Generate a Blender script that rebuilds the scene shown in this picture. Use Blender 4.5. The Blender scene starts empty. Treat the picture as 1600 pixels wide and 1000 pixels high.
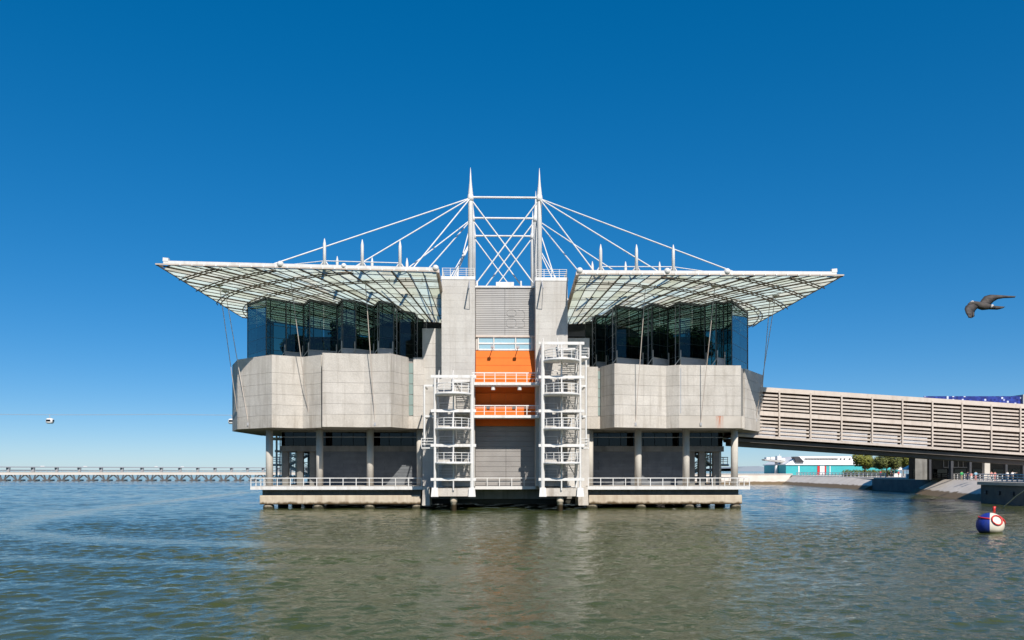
import bpy, bmesh, math, random
from mathutils import Vector, Matrix
random.seed(7)
R = math.radians
scene = bpy.context.scene
col = scene.collection

# ------------------------------------------------------------------ camera
F, HZ, CZ = 1300.0, 735.0, 4.95          # focal length in photo pixels, horizon row, eye height
cam_d = bpy.data.cameras.new("Camera")
cam = bpy.data.objects.new("Camera", cam_d); col.objects.link(cam)
cam.location = (0, 0, CZ); cam.rotation_euler = (R(90), 0, 0)
cam_d.sensor_width = 36.0; cam_d.lens = 36.0 * F / 1600.0
cam_d.shift_y = (HZ - 500.0) / 1600.0
cam_d.clip_start = 0.5; cam_d.clip_end = 60000
scene.camera = cam

# ------------------------------------------------------------------ sky, sun, exposure
SUN_EL, SUN_AZ = R(41.5), R(17)             # azimuth: from behind the camera towards the right
w = bpy.data.worlds.new("World"); scene.world = w; w.use_nodes = True
nt = w.node_tree
bg = nt.nodes["Background"]
sky = nt.nodes.new("ShaderNodeTexSky"); sky.sky_type = 'NISHITA'; sky.sun_disc = False
sky.sun_elevation = SUN_EL; sky.sun_rotation = R(180) - SUN_AZ
sky.altitude = 1000; sky.air_density = 0.7; sky.dust_density = 0.5; sky.ozone_density = 6.0
gm = nt.nodes.new("ShaderNodeGamma"); gm.inputs[1].default_value = 0.63          # the photo's deep, even, saturated blue
hs = nt.nodes.new("ShaderNodeHueSaturation"); hs.inputs["Saturation"].default_value = 1.62; hs.inputs["Value"].default_value = 1.66
nt.links.new(sky.outputs[0], gm.inputs[0]); nt.links.new(gm.outputs[0], hs.inputs["Color"])
nt.links.new(hs.outputs[0], bg.inputs[0]); bg.inputs[1].default_value = 0.1
sd = bpy.data.lights.new("Sun", 'SUN'); sd.energy = 4.4; sd.angle = R(0.53); sd.color = (1.0, 0.94, 0.86)
sun = bpy.data.objects.new("Sun", sd); col.objects.link(sun)
S = Vector((math.cos(SUN_EL) * math.sin(SUN_AZ), -math.cos(SUN_EL) * math.cos(SUN_AZ), math.sin(SUN_EL)))
sun.rotation_euler = S.to_track_quat('Z', 'Y').to_euler(); sun.location = S * 300
scene.view_settings.view_transform = 'Standard'; scene.view_settings.look = 'None'
scene.view_settings.exposure = 0.35; scene.view_settings.gamma = 1.0
scene.view_settings.use_curve_mapping = False
scene.render.engine = 'CYCLES'
scene.cycles.max_bounces = 8; scene.cycles.transparent_max_bounces = 16
scene.cycles.caustics_reflective = False; scene.cycles.caustics_refractive = False

# ------------------------------------------------------------------ materials
MATS = {}
def nodes(name):
    m = bpy.data.materials.new(name); m.use_nodes = True; MATS[name] = m
    t = m.node_tree; b = t.nodes["Principled BSDF"]
    return m, t, b
def N(t, kind, **kw):
    n = t.nodes.new(kind)
    for k, v in kw.items(): setattr(n, k, v)
    return n
def ramp(t, fac, stops):
    r = N(t, "ShaderNodeValToRGB"); e = r.color_ramp.elements
    while len(e) < len(stops): e.new(0.5)
    for i, (p, c) in enumerate(stops):
        e[i].position = p; e[i].color = (c[0], c[1], c[2], 1) if len(c) == 3 else c
    t.links.new(fac, r.inputs[0]); return r.outputs[0]
def noise(t, scale, detail=4, rough=0.55, vec=None, stretch=None):
    n = N(t, "ShaderNodeTexNoise"); n.inputs["Scale"].default_value = scale
    n.inputs["Detail"].default_value = detail; n.inputs["Roughness"].default_value = rough
    g = N(t, "ShaderNodeNewGeometry")
    src = vec or g.outputs["Position"]
    if stretch:
        mp = N(t, "ShaderNodeMapping"); mp.inputs["Scale"].default_value = stretch
        t.links.new(src, mp.inputs[0]); src = mp.outputs[0]
    t.links.new(src, n.inputs["Vector"]); return n.outputs["Fac"]
def mix(t, a, b, fac, mode='MIX'):
    m = N(t, "ShaderNodeMix", data_type='RGBA', blend_type=mode)
    def put(sock, v):
        if isinstance(v, (int, float)): sock.default_value = v
        elif isinstance(v, tuple): sock.default_value = (v[0], v[1], v[2], 1)
        else: t.links.new(v, sock)
    put(m.inputs[0], fac); put(m.inputs[6], a); put(m.inputs[7], b); return m.outputs[2]
def bump(t, b, h, strength, dist):
    n = N(t, "ShaderNodeBump"); n.inputs["Strength"].default_value = strength
    n.inputs["Distance"].default_value = dist
    t.links.new(h, n.inputs["Height"]); t.links.new(n.outputs[0], b.inputs["Normal"])
def surf(name, c1, c2, scale=0.6, rough=0.8, bscale=None, bstr=0.3, metallic=0.0, streak=None, vary=0.0, stretch=None, speck=0.0):
    """two tones mixed by noise, optional vertical streaks, fine relief and a little change from piece to piece"""
    m, t, b = nodes(name)
    c = ramp(t, noise(t, scale, 5, 0.6, stretch=stretch), [(0.3, c1), (0.7, c2)])
    if speck:
        c = mix(t, c, ramp(t, noise(t, 5.0, 6, 0.8), [(0.3, (1 - speck,) * 3), (0.7, (1 + speck,) * 3)]), 1.0, 'MULTIPLY')
    if streak:
        s = noise(t, 1.0, 4, 0.6, stretch=(1.6, 1.6, 0.12))
        c = mix(t, c, streak, ramp(t, s, [(0.5, (0, 0, 0)), (0.75, (0.75, 0.75, 0.75))]))
    if vary:
        oi = N(t, "ShaderNodeObjectInfo")
        mr = N(t, "ShaderNodeMapRange"); mr.inputs[3].default_value = 1 - vary; mr.inputs[4].default_value = 1 + vary
        t.links.new(oi.outputs["Random"], mr.inputs[0])
        hs = N(t, "ShaderNodeHueSaturation"); t.links.new(mr.outputs[0], hs.inputs["Value"]); t.links.new(c, hs.inputs["Color"])
        c = hs.outputs[0]
    t.links.new(c, b.inputs["Base Color"])
    b.inputs["Roughness"].default_value = rough; b.inputs["Metallic"].default_value = metallic
    if bscale: bump(t, b, noise(t, bscale, 3, 0.7), bstr, 0.05)
    return m

surf("concrete", (0.455, 0.42, 0.375), (0.58, 0.54, 0.49), 0.4, 0.9, 6.0, 0.9, streak=(0.34, 0.30, 0.255), vary=0.035, speck=0.13)
surf("concrete_smooth", (0.46, 0.42, 0.37), (0.57, 0.525, 0.465), 0.45, 0.85, 3.0, 0.3, streak=(0.26, 0.215, 0.17), vary=0.04, speck=0.16)
surf("concrete_tower", (0.46, 0.435, 0.40), (0.55, 0.525, 0.485), 0.4, 0.9, 8.0, 0.4, streak=(0.385, 0.35, 0.31), vary=0.03, speck=0.10)
surf("concrete_core", (0.22, 0.205, 0.185), (0.28, 0.265, 0.24), 0.4, 0.9)
surf("concrete_column", (0.50, 0.46, 0.40), (0.60, 0.56, 0.49), 0.5, 0.85, 6.0, 0.25, streak=(0.36, 0.33, 0.29))
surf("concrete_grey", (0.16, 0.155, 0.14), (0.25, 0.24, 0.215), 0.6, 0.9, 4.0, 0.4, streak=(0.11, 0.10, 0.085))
surf("fender", (0.46, 0.38, 0.28), (0.60, 0.52, 0.40), 0.7, 0.9, 5.0, 0.5, streak=(0.34, 0.25, 0.17))
surf("pile", (0.20, 0.165, 0.115), (0.36, 0.31, 0.23), 1.6, 0.95, 5.0, 0.6)
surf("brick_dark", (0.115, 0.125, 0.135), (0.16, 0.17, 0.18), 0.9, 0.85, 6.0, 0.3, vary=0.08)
surf("white_steel", (0.66, 0.645, 0.615), (0.74, 0.725, 0.70), 0.8, 0.5, streak=(0.52, 0.475, 0.42), vary=0.04, speck=0.06)
surf("grey_steel", (0.33, 0.33, 0.34), (0.40, 0.40, 0.41), 0.8, 0.5)
surf("soffit_grey", (0.36, 0.345, 0.32), (0.44, 0.42, 0.39), 0.7, 0.7)
surf("rib_brown", (0.12, 0.088, 0.06), (0.18, 0.135, 0.095), 1.0, 0.6)
surf("mullion", (0.05, 0.06, 0.06), (0.08, 0.09, 0.09), 1.0, 0.5)
surf("dark_steel", (0.03, 0.032, 0.036), (0.055, 0.055, 0.06), 1.0, 0.5)
surf("cladding", (0.29, 0.28, 0.27), (0.37, 0.36, 0.345), 0.5, 0.6, metallic=0.0, streak=(0.27, 0.255, 0.235), vary=0.03, stretch=(0.3, 1, 3))
surf("cladding_grey", (0.27, 0.25, 0.235), (0.33, 0.31, 0.29), 0.5, 0.55, metallic=0.15, vary=0.03)
surf("orange", (0.62, 0.125, 0.004), (0.67, 0.145, 0.005), 0.5, 0.75, vary=0.03, streak=(0.57, 0.125, 0.005))
surf("cream_steel", (0.52, 0.44, 0.375), (0.60, 0.52, 0.45), 0.5, 0.6, vary=0.06, streak=(0.44, 0.36, 0.29))
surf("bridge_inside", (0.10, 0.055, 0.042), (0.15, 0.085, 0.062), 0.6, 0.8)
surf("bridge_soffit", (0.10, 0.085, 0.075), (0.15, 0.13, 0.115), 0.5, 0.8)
surf("pale_blue_grey", (0.45, 0.47, 0.52), (0.56, 0.58, 0.62), 0.9, 0.6)
surf("grey_screen", (0.27, 0.275, 0.29), (0.34, 0.345, 0.36), 1.2, 0.6)
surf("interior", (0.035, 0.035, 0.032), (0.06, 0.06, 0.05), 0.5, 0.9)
surf("soil", (0.05, 0.04, 0.025), (0.09, 0.07, 0.045), 0.8, 0.95)
surf("paving", (0.42, 0.385, 0.34), (0.50, 0.465, 0.42), 0.15, 0.9)
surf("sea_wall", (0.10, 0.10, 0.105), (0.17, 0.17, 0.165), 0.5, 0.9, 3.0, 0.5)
surf("coping", (0.48, 0.44, 0.40), (0.56, 0.52, 0.48), 0.5, 0.8)
surf("white_paint", (0.76, 0.75, 0.73), (0.82, 0.81, 0.80), 0.4, 0.5)
surf("teal_paint", (0.03, 0.36, 0.38), (0.06, 0.44, 0.46), 0.2, 0.6)
surf("red_paint", (0.55, 0.02, 0.02), (0.65, 0.035, 0.03), 0.8, 0.4)
surf("blue_paint", (0.010, 0.025, 0.22), (0.018, 0.045, 0.32), 2.5, 0.5, streak=(0.03, 0.05, 0.18))
surf("buoy_cream", (0.72, 0.64, 0.50), (0.80, 0.74, 0.62), 1.2, 0.35)
surf("bark", (0.07, 0.05, 0.035), (0.12, 0.09, 0.06), 3.0, 0.95)
surf("pier_deck", (0.62, 0.56, 0.50), (0.70, 0.64, 0.58), 0.05, 0.8)
surf("pier_leg", (0.09, 0.085, 0.085), (0.13, 0.12, 0.12), 0.2, 0.9)
surf("viaduct", (0.30, 0.32, 0.36), (0.34, 0.36, 0.40), 0.01, 0.9)  # pale blue-grey: haze of the distance mixed into the colour
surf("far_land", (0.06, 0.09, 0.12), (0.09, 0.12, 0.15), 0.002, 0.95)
surf("far_land_hazed", (0.20, 0.24, 0.28), (0.27, 0.30, 0.33), 0.004, 0.95)  # distance haze is put into the hills' colour
surf("rope", (0.5, 0.47, 0.42), (0.6, 0.57, 0.52), 3.0, 0.9)
surf("skin", (0.50, 0.30, 0.21), (0.55, 0.34, 0.24), 3.0, 0.6)
surf("hair", (0.03, 0.02, 0.015), (0.05, 0.035, 0.025), 3.0, 0.6)
surf("feather", (0.035, 0.030, 0.028), (0.10, 0.085, 0.075), 14.0, 0.8, stretch=(1, 1, 3))
surf("bird_pale", (0.45, 0.43, 0.42), (0.6, 0.58, 0.56), 20.0, 0.8)
surf("ground_floor_glass_frame", (0.22, 0.23, 0.23), (0.27, 0.28, 0.28), 1.0, 0.5)

def stain_material():        # bottom band with the rust run that is on one panel of the right pod
    m, t, b = nodes("concrete_rust")
    base = ramp(t, noise(t, 0.45, 5, 0.6), [(0.3, (0.43, 0.39, 0.34)), (0.7, (0.54, 0.49, 0.43))])
    tc = N(t, "ShaderNodeTexCoord"); sx = N(t, "ShaderNodeSeparateXYZ"); t.links.new(tc.outputs["Generated"], sx.inputs[0])
    def near(sock, c, wdt):
        a = N(t, "ShaderNodeMath", operation='SUBTRACT'); t.links.new(sock, a.inputs[0]); a.inputs[1].default_value = c
        d = N(t, "ShaderNodeMath", operation='ABSOLUTE'); t.links.new(a.outputs[0], d.inputs[0])
        k = N(t, "ShaderNodeMapRange"); k.inputs[1].default_value = wdt; k.inputs[2].default_value = wdt * 0.25
        t.links.new(d.outputs[0], k.inputs[0]); return k.outputs[0]
    fx = near(sx.outputs[0], 0.655, 0.075)
    st = ramp(t, noise(t, 3.0, 4, 0.7, stretch=(2.5, 2.5, 0.25)), [(0.36, (0, 0, 0)), (0.58, (1, 1, 1))])
    f = mix(t, (0, 0, 0), st, fx)
    fz = N(t, "ShaderNodeMapRange"); fz.inputs[1].default_value = 0.0; fz.inputs[2].default_value = 1.0
    fz.inputs[3].default_value = 0.35; fz.inputs[4].default_value = 1.0; t.links.new(sx.outputs[2], fz.inputs[0])
    ff = mix(t, (0, 0, 0), f, fz.outputs[0])
    t.links.new(mix(t, base, (0.42, 0.10, 0.025), ff), b.inputs["Base Color"]); b.inputs["Roughness"].default_value = 0.9
stain_material()

def tide(name, src, dark, top, amp):        # weed and damp up to the tide line
    m = MATS[src].copy(); m.name = name; MATS[name] = m; t = m.node_tree; b = t.nodes["Principled BSDF"]; old = b.inputs["Base Color"].links[0].from_socket
    g = N(t, "ShaderNodeNewGeometry"); sx = N(t, "ShaderNodeSeparateXYZ"); t.links.new(g.outputs["Position"], sx.inputs[0])
    ad = N(t, "ShaderNodeMath", operation='MULTIPLY_ADD'); t.links.new(noise(t, 1.3, 5, 0.65, stretch=(1, 1, .4)), ad.inputs[0]); ad.inputs[1].default_value = -amp; t.links.new(sx.outputs[2], ad.inputs[2])
    mr = N(t, "ShaderNodeMapRange"); mr.inputs[1].default_value = top - amp * .5 + .12; mr.inputs[2].default_value = top - amp * .5 - .12; t.links.new(ad.outputs[0], mr.inputs[0])
    t.links.new(mix(t, old, dark, mr.outputs[0]), b.inputs["Base Color"])
tide("fender_tide", "fender", (0.10, 0.065, 0.03), 0.78, 0.7); tide("pile_tide", "pile", (0.035, 0.032, 0.015), 0.30, 0.5)
tide("grey_tide", "concrete_grey", (0.03, 0.03, 0.022), 1.3, 0.8); tide("buoy_blue", "blue_paint", (0.02, 0.025, 0.02), 0.10, 0.12); tide("buoy_white", "buoy_cream", (0.12, 0.11, 0.06), 0.13, 0.14)

def glass_material(name, tint, refl, rough=0.02):
    m = bpy.data.materials.new(name); m.use_nodes = True; MATS[name] = m
    t = m.node_tree; t.nodes.clear()
    o = N(t, "ShaderNodeOutputMaterial"); tr = N(t, "ShaderNodeBsdfTransparent"); gl = N(t, "ShaderNodeBsdfGlossy")
    oi = N(t, "ShaderNodeObjectInfo")
    tr.inputs[0].default_value = (*tint, 1)
    hs = N(t, "ShaderNodeHueSaturation"); hs.inputs["Color"].default_value = (*tint, 1)
    mr = N(t, "ShaderNodeMapRange"); mr.inputs[3].default_value = 0.75; mr.inputs[4].default_value = 1.2
    t.links.new(oi.outputs["Random"], mr.inputs[0]); t.links.new(mr.outputs[0], hs.inputs["Value"]); t.links.new(hs.outputs[0], tr.inputs[0])
    gl.inputs[0].default_value = (0.85, 0.95, 1.0, 1); gl.inputs[1].default_value = rough
    fw = N(t, "ShaderNodeLayerWeight"); fw.inputs[0].default_value = 0.5
    pw = N(t, "ShaderNodeMath", operation='POWER'); t.links.new(fw.outputs["Facing"], pw.inputs[0]); pw.inputs[1].default_value = 4.0
    lw = N(t, "ShaderNodeMath", operation='MULTIPLY_ADD'); t.links.new(pw.outputs[0], lw.inputs[0]); lw.inputs[1].default_value = 0.9; lw.inputs[2].default_value = refl
    mx = N(t, "ShaderNodeMixShader"); t.links.new(lw.outputs[0], mx.inputs[0])
    t.links.new(tr.outputs[0], mx.inputs[1]); t.links.new(gl.outputs[0], mx.inputs[2]); t.links.new(mx.outputs[0], o.inputs[0])
glass_material("glass_wall", (0.32, 0.415, 0.385), 0.03)
glass_material("glass_dark", (0.10, 0.13, 0.12), 0.02)
glass_material("glass_far", (0.10, 0.11, 0.14), 0.03)
def window_blue():
    m, t, b = nodes("glass_blue"); b.inputs["Base Color"].default_value = (0.30, 0.48, 0.55, 1)
    b.inputs["Roughness"].default_value = 0.08; b.inputs["Specular IOR Level"].default_value = 0.8
window_blue()
def strip_glass():
    m, t, b = nodes("glass_block"); b.inputs["Base Color"].default_value = (0.25, 0.32, 0.29, 1); b.inputs["Roughness"].default_value = 0.2
strip_glass()

def frit_material():         # translucent fritted roof glass, dirty in places
    m = bpy.data.materials.new("frit_glass"); m.use_nodes = True; MATS["frit_glass"] = m
    t = m.node_tree; t.nodes.clear(); o = N(t, "ShaderNodeOutputMaterial")
    oi = N(t, "ShaderNodeObjectInfo")
    base = ramp(t, oi.outputs["Random"], [(0.0, (0.80, 0.80, 0.68)), (0.3, (0.88, 0.90, 0.81)), (0.55, (0.84, 0.90, 0.85)), (0.8, (0.91, 0.90, 0.81)), (1.0, (0.82, 0.78, 0.68))])
    dirt = ramp(t, noise(t, 0.55, 5, 0.65), [(0.54, (0, 0, 0)), (0.74, (0.5, 0.5, 0.5))])
    c = mix(t, base, (0.34, 0.29, 0.21), dirt)
    tl = N(t, "ShaderNodeBsdfTranslucent"); df = N(t, "ShaderNodeBsdfDiffuse"); tp = N(t, "ShaderNodeBsdfTransparent")
    t.links.new(c, tl.inputs[0]); t.links.new(c, df.inputs[0]); tp.inputs[0].default_value = (0.80, 0.92, 0.86, 1)
    a = N(t, "ShaderNodeMixShader"); a.inputs[0].default_value = 0.1
    t.links.new(tl.outputs[0], a.inputs[1]); t.links.new(df.outputs[0], a.inputs[2])
    b2 = N(t, "ShaderNodeMixShader"); b2.inputs[0].default_value = 0.09
    t.links.new(a.outputs[0], b2.inputs[1]); t.links.new(tp.outputs[0], b2.inputs[2]); t.links.new(b2.outputs[0], o.inputs[0])
frit_material()

def leaf_material(name, c1, c2):
    m, t, b = nodes(name)
    oi = noise(t, 1.2, 3, 0.6)
    t.links.new(ramp(t, oi, [(0.3, c1), (0.7, c2)]), b.inputs["Base Color"]); b.inputs["Roughness"].default_value = 0.7
leaf_material("leaf_pine", (0.13, 0.145, 0.022), (0.24, 0.24, 0.04))
leaf_material("leaf_olive", (0.075, 0.09, 0.02), (0.14, 0.15, 0.035))
leaf_material("leaf_jungle", (0.07, 0.11, 0.04), (0.15, 0.20, 0.08))

def tile_material():         # dark blue tile picture with pale single tiles (flat print)
    m, t, b = nodes("blue_tile")
    g = N(t, "ShaderNodeNewGeometry")
    sn = N(t, "ShaderNodeVectorMath", operation='SNAP'); sn.inputs[1].default_value = (0.38, 0.38, 0.38)
    t.links.new(g.outputs["Position"], sn.inputs[0])
    wn = N(t, "ShaderNodeTexWhiteNoise", noise_dimensions='3D'); t.links.new(sn.outputs[0], wn.inputs["Vector"])
    c = ramp(t, wn.outputs["Value"], [(0.0, (0.012, 0.018, 0.13)), (0.55, (0.02, 0.035, 0.22)), (0.93, (0.03, 0.06, 0.33)), (0.945, (0.60, 0.64, 0.74))])
    t.links.new(c, b.inputs["Base Color"]); b.inputs["Roughness"].default_value = 0.35
tile_material()

def revetment_material():
    m, t, b = nodes("revetment")
    g = N(t, "ShaderNodeNewGeometry"); sx = N(t, "ShaderNodeSeparateXYZ"); t.links.new(g.outputs["Position"], sx.inputs[0])
    c = ramp(t, noise(t, 0.25, 5, 0.65), [(0.3, (0.56, 0.49, 0.42)), (0.7, (0.70, 0.63, 0.55))])
    ns = noise(t, 0.5, 4, 0.6)
    ad = N(t, "ShaderNodeMath", operation='MULTIPLY_ADD'); t.links.new(ns, ad.inputs[0]); ad.inputs[1].default_value = -0.9
    t.links.new(sx.outputs[2], ad.inputs[2])
    wet = ramp(t, ad.outputs[0], [(0.42, (1, 1, 1)), (0.62, (0, 0, 0))])
    t.links.new(mix(t, c, (0.165, 0.115, 0.065), wet), b.inputs["Base Color"]); b.inputs["Roughness"].default_value = 0.9
    bump(t, b, noise(t, 1.2, 4, 0.6), 0.5, 0.1)
revetment_material()

def water_material():
    m, t, b = nodes("water")
    g = N(t, "ShaderNodeNewGeometry"); P = g.outputs["Position"]
    body = ramp(t, noise(t, 0.02, 3, 0.5), [(0.35, (0.048, 0.062, 0.018)), (0.65, (0.064, 0.072, 0.022))])
    t.links.new(body, b.inputs["Base Color"])
    b.inputs["Roughness"].default_value = 0.06; b.inputs["IOR"].default_value = 1.27
    def wave(sx, sy, ang, scale, detail):
        mp = N(t, "ShaderNodeMapping"); mp.inputs["Scale"].default_value = (sx, sy, 1); mp.inputs["Rotation"].default_value = (0, 0, ang)
        t.links.new(P, mp.inputs[0])
        n = N(t, "ShaderNodeTexNoise"); n.inputs["Scale"].default_value = scale; n.inputs["Detail"].default_value = detail
        n.inputs["Roughness"].default_value = 0.55; t.links.new(mp.outputs[0], n.inputs["Vector"]); return n.outputs["Fac"]
    big = wave(0.8, 1.0, R(12), 0.42, 2); mid = wave(0.9, 1.0, R(-9), 1.3, 3); small = wave(1.0, 0.9, R(20), 4.6, 4)
    def madd(a, k, c):
        n = N(t, "ShaderNodeMath", operation='MULTIPLY_ADD'); t.links.new(a, n.inputs[0]); n.inputs[1].default_value = k
        if isinstance(c, float): n.inputs[2].default_value = c
        else: t.links.new(c, n.inputs[2])
        return n.outputs[0]
    h = madd(small, 0.12, madd(mid, 0.26, madd(big, 0.22, 0.0)))
    # wind patches: rougher water outside, calmer in the lee beside the building
    patch = wave(0.5, 1.6, R(8), 0.035, 3)
    sx = N(t, "ShaderNodeSeparateXYZ"); t.links.new(P, sx.inputs[0])
    amp = ramp(t, patch, [(0.35, (0.55, 0.55, 0.55)), (0.68, (1, 1, 1))])
    bp = N(t, "ShaderNodeBump"); bp.inputs["Distance"].default_value = 0.42
    t.links.new(h, bp.inputs["Height"]); t.links.new(amp, bp.inputs["Strength"]); t.links.new(bp.outputs[0], b.inputs["Normal"])
water_material()

# ------------------------------------------------------------------ frames of reference
SN = 32.0 / F; CN = math.sqrt(1 - SN * SN)         # the building is turned a little: its depth axis meets the horizon at column 768
OX, OY = -SN * 108.0, 108.0
def B(u, v, z): return Vector((OX + u * CN - v * SN, OY + u * SN + v * CN, z))     # building frame -> world
def ID(x, y, z): return Vector((x, y, z))
def U(px, v):                                       # along-front metre mark seen in photo column px at depth v
    m = (px - 800.0) / F
    return (m * (OY + v * CN) - OX + v * SN) / (CN - m * SN)
def Zb(py, u, v): return CZ + (HZ - py) * (OY + u * SN + v * CN) / F
def W(px, Y): return (px - 800.0) * Y / F
def Zw(py, Y): return CZ + (HZ - py) * Y / F

# ------------------------------------------------------------------ mesh helpers
class MB:
    def __init__(s, tf=ID): s.v = []; s.f = []; s.tf = tf
    def add(s, pts, faces):
        o = len(s.v); s.v += [tuple(s.tf(*p)) for p in pts]; s.f += [tuple(i + o for i in f) for f in faces]
    def addw(s, pts, faces):
        o = len(s.v); s.v += [tuple(p) for p in pts]; s.f += [tuple(i + o for i in f) for f in faces]
    def box(s, a, b):
        (x0, y0, z0), (x1, y1, z1) = a, b
        s.add([(x0, y0, z0), (x1, y0, z0), (x1, y1, z0), (x0, y1, z0), (x0, y0, z1), (x1, y0, z1), (x1, y1, z1), (x0, y1, z1)],
              [(0, 3, 2, 1), (4, 5, 6, 7), (0, 1, 5, 4), (1, 2, 6, 5), (2, 3, 7, 6), (3, 0, 4, 7)])
    def prism(s, poly, z0, z1):
        n = len(poly)
        s.add([(x, y, z0) for x, y in poly] + [(x, y, z1) for x, y in poly],
              [tuple(range(n))[::-1], tuple(range(n, 2 * n))] + [(i, (i + 1) % n, n + (i + 1) % n, n + i) for i in range(n)])
    def hull8(s, bot, top): s.add(list(bot) + list(top), [(0, 3, 2, 1), (4, 5, 6, 7), (0, 1, 5, 4), (1, 2, 6, 5), (2, 3, 7, 6), (3, 0, 4, 7)])
    def tube(s, pts, rad, n=8, cap=True):
        P = [s.tf(*p) for p in pts]; rr = rad if isinstance(rad, (list, tuple)) else [rad] * len(P)
        rings = []
        for i, p in enumerate(P):
            d = (P[min(i + 1, len(P) - 1)] - P[max(i - 1, 0)])
            if d.length < 1e-9: d = Vector((0, 0, 1))
            d.normalize(); up = Vector((0, 0, 1)) if abs(d.z) < 0.9 else Vector((1, 0, 0))
            a = d.cross(up).normalized(); c = a.cross(d).normalized()
            rings.append([p + (a * math.cos(k * 2 * math.pi / n) + c * math.sin(k * 2 * math.pi / n)) * rr[i] for k in range(n)])
        f = []
        for i in range(len(P) - 1):
            for k in range(n): f.append((i * n + k, i * n + (k + 1) % n, (i + 1) * n + (k + 1) % n, (i + 1) * n + k))
        if cap: f += [tuple(range(n))[::-1], tuple(range((len(P) - 1) * n, len(P) * n))]
        s.addw([q for r in rings for q in r], f)
    def beam(s, p, q, w, h, up=(0, 0, 1)):
        p, q = s.tf(*p), s.tf(*q); d = (q - p).normalized(); upv = Vector(up)
        if abs(d.dot(upv)) > 0.98: upv = Vector((1, 0, 0))
        a = d.cross(upv).normalized() * (w / 2); c = a.cross(d).normalized() * (h / 2)
        s.addw([p - a - c, p + a - c, p + a + c, p - a + c, q - a - c, q + a - c, q + a + c, q - a + c],
               [(0, 3, 2, 1), (4, 5, 6, 7), (0, 1, 5, 4), (1, 2, 6, 5), (2, 3, 7, 6), (3, 0, 4, 7)])
    def lathe(s, c, prof, n=20, ax=None):
        cx, cy = c
        pts = [(cx + r * math.cos(k * 2 * math.pi / n), cy + r * math.sin(k * 2 * math.pi / n), z) for r, z in prof for k in range(n)]
        f = [(i * n + k, i * n + (k + 1) % n, (i + 1) * n + (k + 1) % n, (i + 1) * n + k) for i in range(len(prof) - 1) for k in range(n)]
        f += [tuple(range(n))[::-1], tuple(range((len(prof) - 1) * n, len(prof) * n))]
        s.add(pts, f)
    def build(s, name, mat, parent=None, smooth=False):
        me = bpy.data.meshes.new(name); me.from_pydata(s.v, [], s.f)
        bm = bmesh.new(); bm.from_mesh(me); bmesh.ops.recalc_face_normals(bm, faces=bm.faces); bm.to_mesh(me); bm.free()
        me.materials.append(MATS[mat]); me.update()
        if smooth: me.shade_smooth()
        o = bpy.data.objects.new(name, me); col.objects.link(o)
        if parent is not None: o.parent = parent
        return o
UNIT = {}
def unit_mesh(kind, mat):
    k = (kind, mat)
    if k not in UNIT:
        m = MB()
        if kind == 'bar': m.box((-.5, -.5, 0), (.5, .5, 1))
        else: m.tube([(0, 0, 0), (0, 0, 1)], 1.0, 10)
        o = m.build(kind + '_' + mat, mat, smooth=False)
        if kind == 'rod':
            for p in o.data.polygons: p.use_smooth = len(p.vertices) == 4
        UNIT[k] = o.data; bpy.data.objects.remove(o)
    return UNIT[k]
def frame_z(d, up=Vector((0, 0, 1))):
    d = d.normalized()
    if abs(d.dot(up)) > 0.98: up = Vector((CN, SN, 0))
    x = d.cross(up).normalized(); y = x.cross(d) * -1
    return Matrix((x, y, d)).transposed().to_4x4()
def bar(name, mat, parent, p, q, wd, ht, tf=ID):          # a shared box mesh laid from p to q
    p, q = tf(*p), tf(*q); o = bpy.data.objects.new(name, unit_mesh('bar', mat)); col.objects.link(o); o.parent = parent
    o.matrix_basis = Matrix.Translation(p) @ frame_z(q - p) @ Matrix.Diagonal((wd, ht, (q - p).length, 1)); return o
def rod(name, mat, parent, p, q, r, tf=ID):               # a shared round bar laid from p to q
    p, q = tf(*p), tf(*q); o = bpy.data.objects.new(name, unit_mesh('rod', mat)); col.objects.link(o); o.parent = parent
    o.matrix_basis = Matrix.Translation(p) @ frame_z(q - p) @ Matrix.Diagonal((r, r, (q - p).length, 1)); return o
THINGS = []
def thing(name, label, cat, group=None):
    o = bpy.data.objects.new(name, None); col.objects.link(o); o.empty_display_size = 0.5
    o["label"] = label; o["category"] = cat
    if group: o["group"] = group
    THINGS.append(o); return o
def tag(o, label, cat, group=None):
    o["label"] = label; o["category"] = cat
    if group: o["group"] = group
    return o
def struct(o): o["kind"] = "structure"; return o
def finish():           # put every thing's Empty at the foot of its parts, keep the parts where they were built
    kids = {}
    for o in bpy.data.objects:
        if o.parent: kids.setdefault(o.parent.name, []).append(o)
    def worldpts(o):
        M = o.matrix_basis; return [M @ Vector(c) for c in o.bound_box]
    for t in THINGS:
        pts = []
        for c in kids.get(t.name, []):
            if c.type == 'MESH': pts += worldpts(c)
            for g in kids.get(c.name, []): pts += worldpts(g)
        if not pts: continue
        xs = [p.x for p in pts]; ys = [p.y for p in pts]; zs = [p.z for p in pts]
        t.location = ((min(xs) + max(xs)) / 2, (min(ys) + max(ys)) / 2, min(zs))
        inv = Matrix.Translation(t.location).inverted()
        for c in kids.get(t.name, []): c.matrix_parent_inverse = inv
    for o in bpy.data.objects:
        if o.parent and o.parent.type == 'MESH': o.matrix_parent_inverse = o.parent.matrix_basis.inverted()

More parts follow.
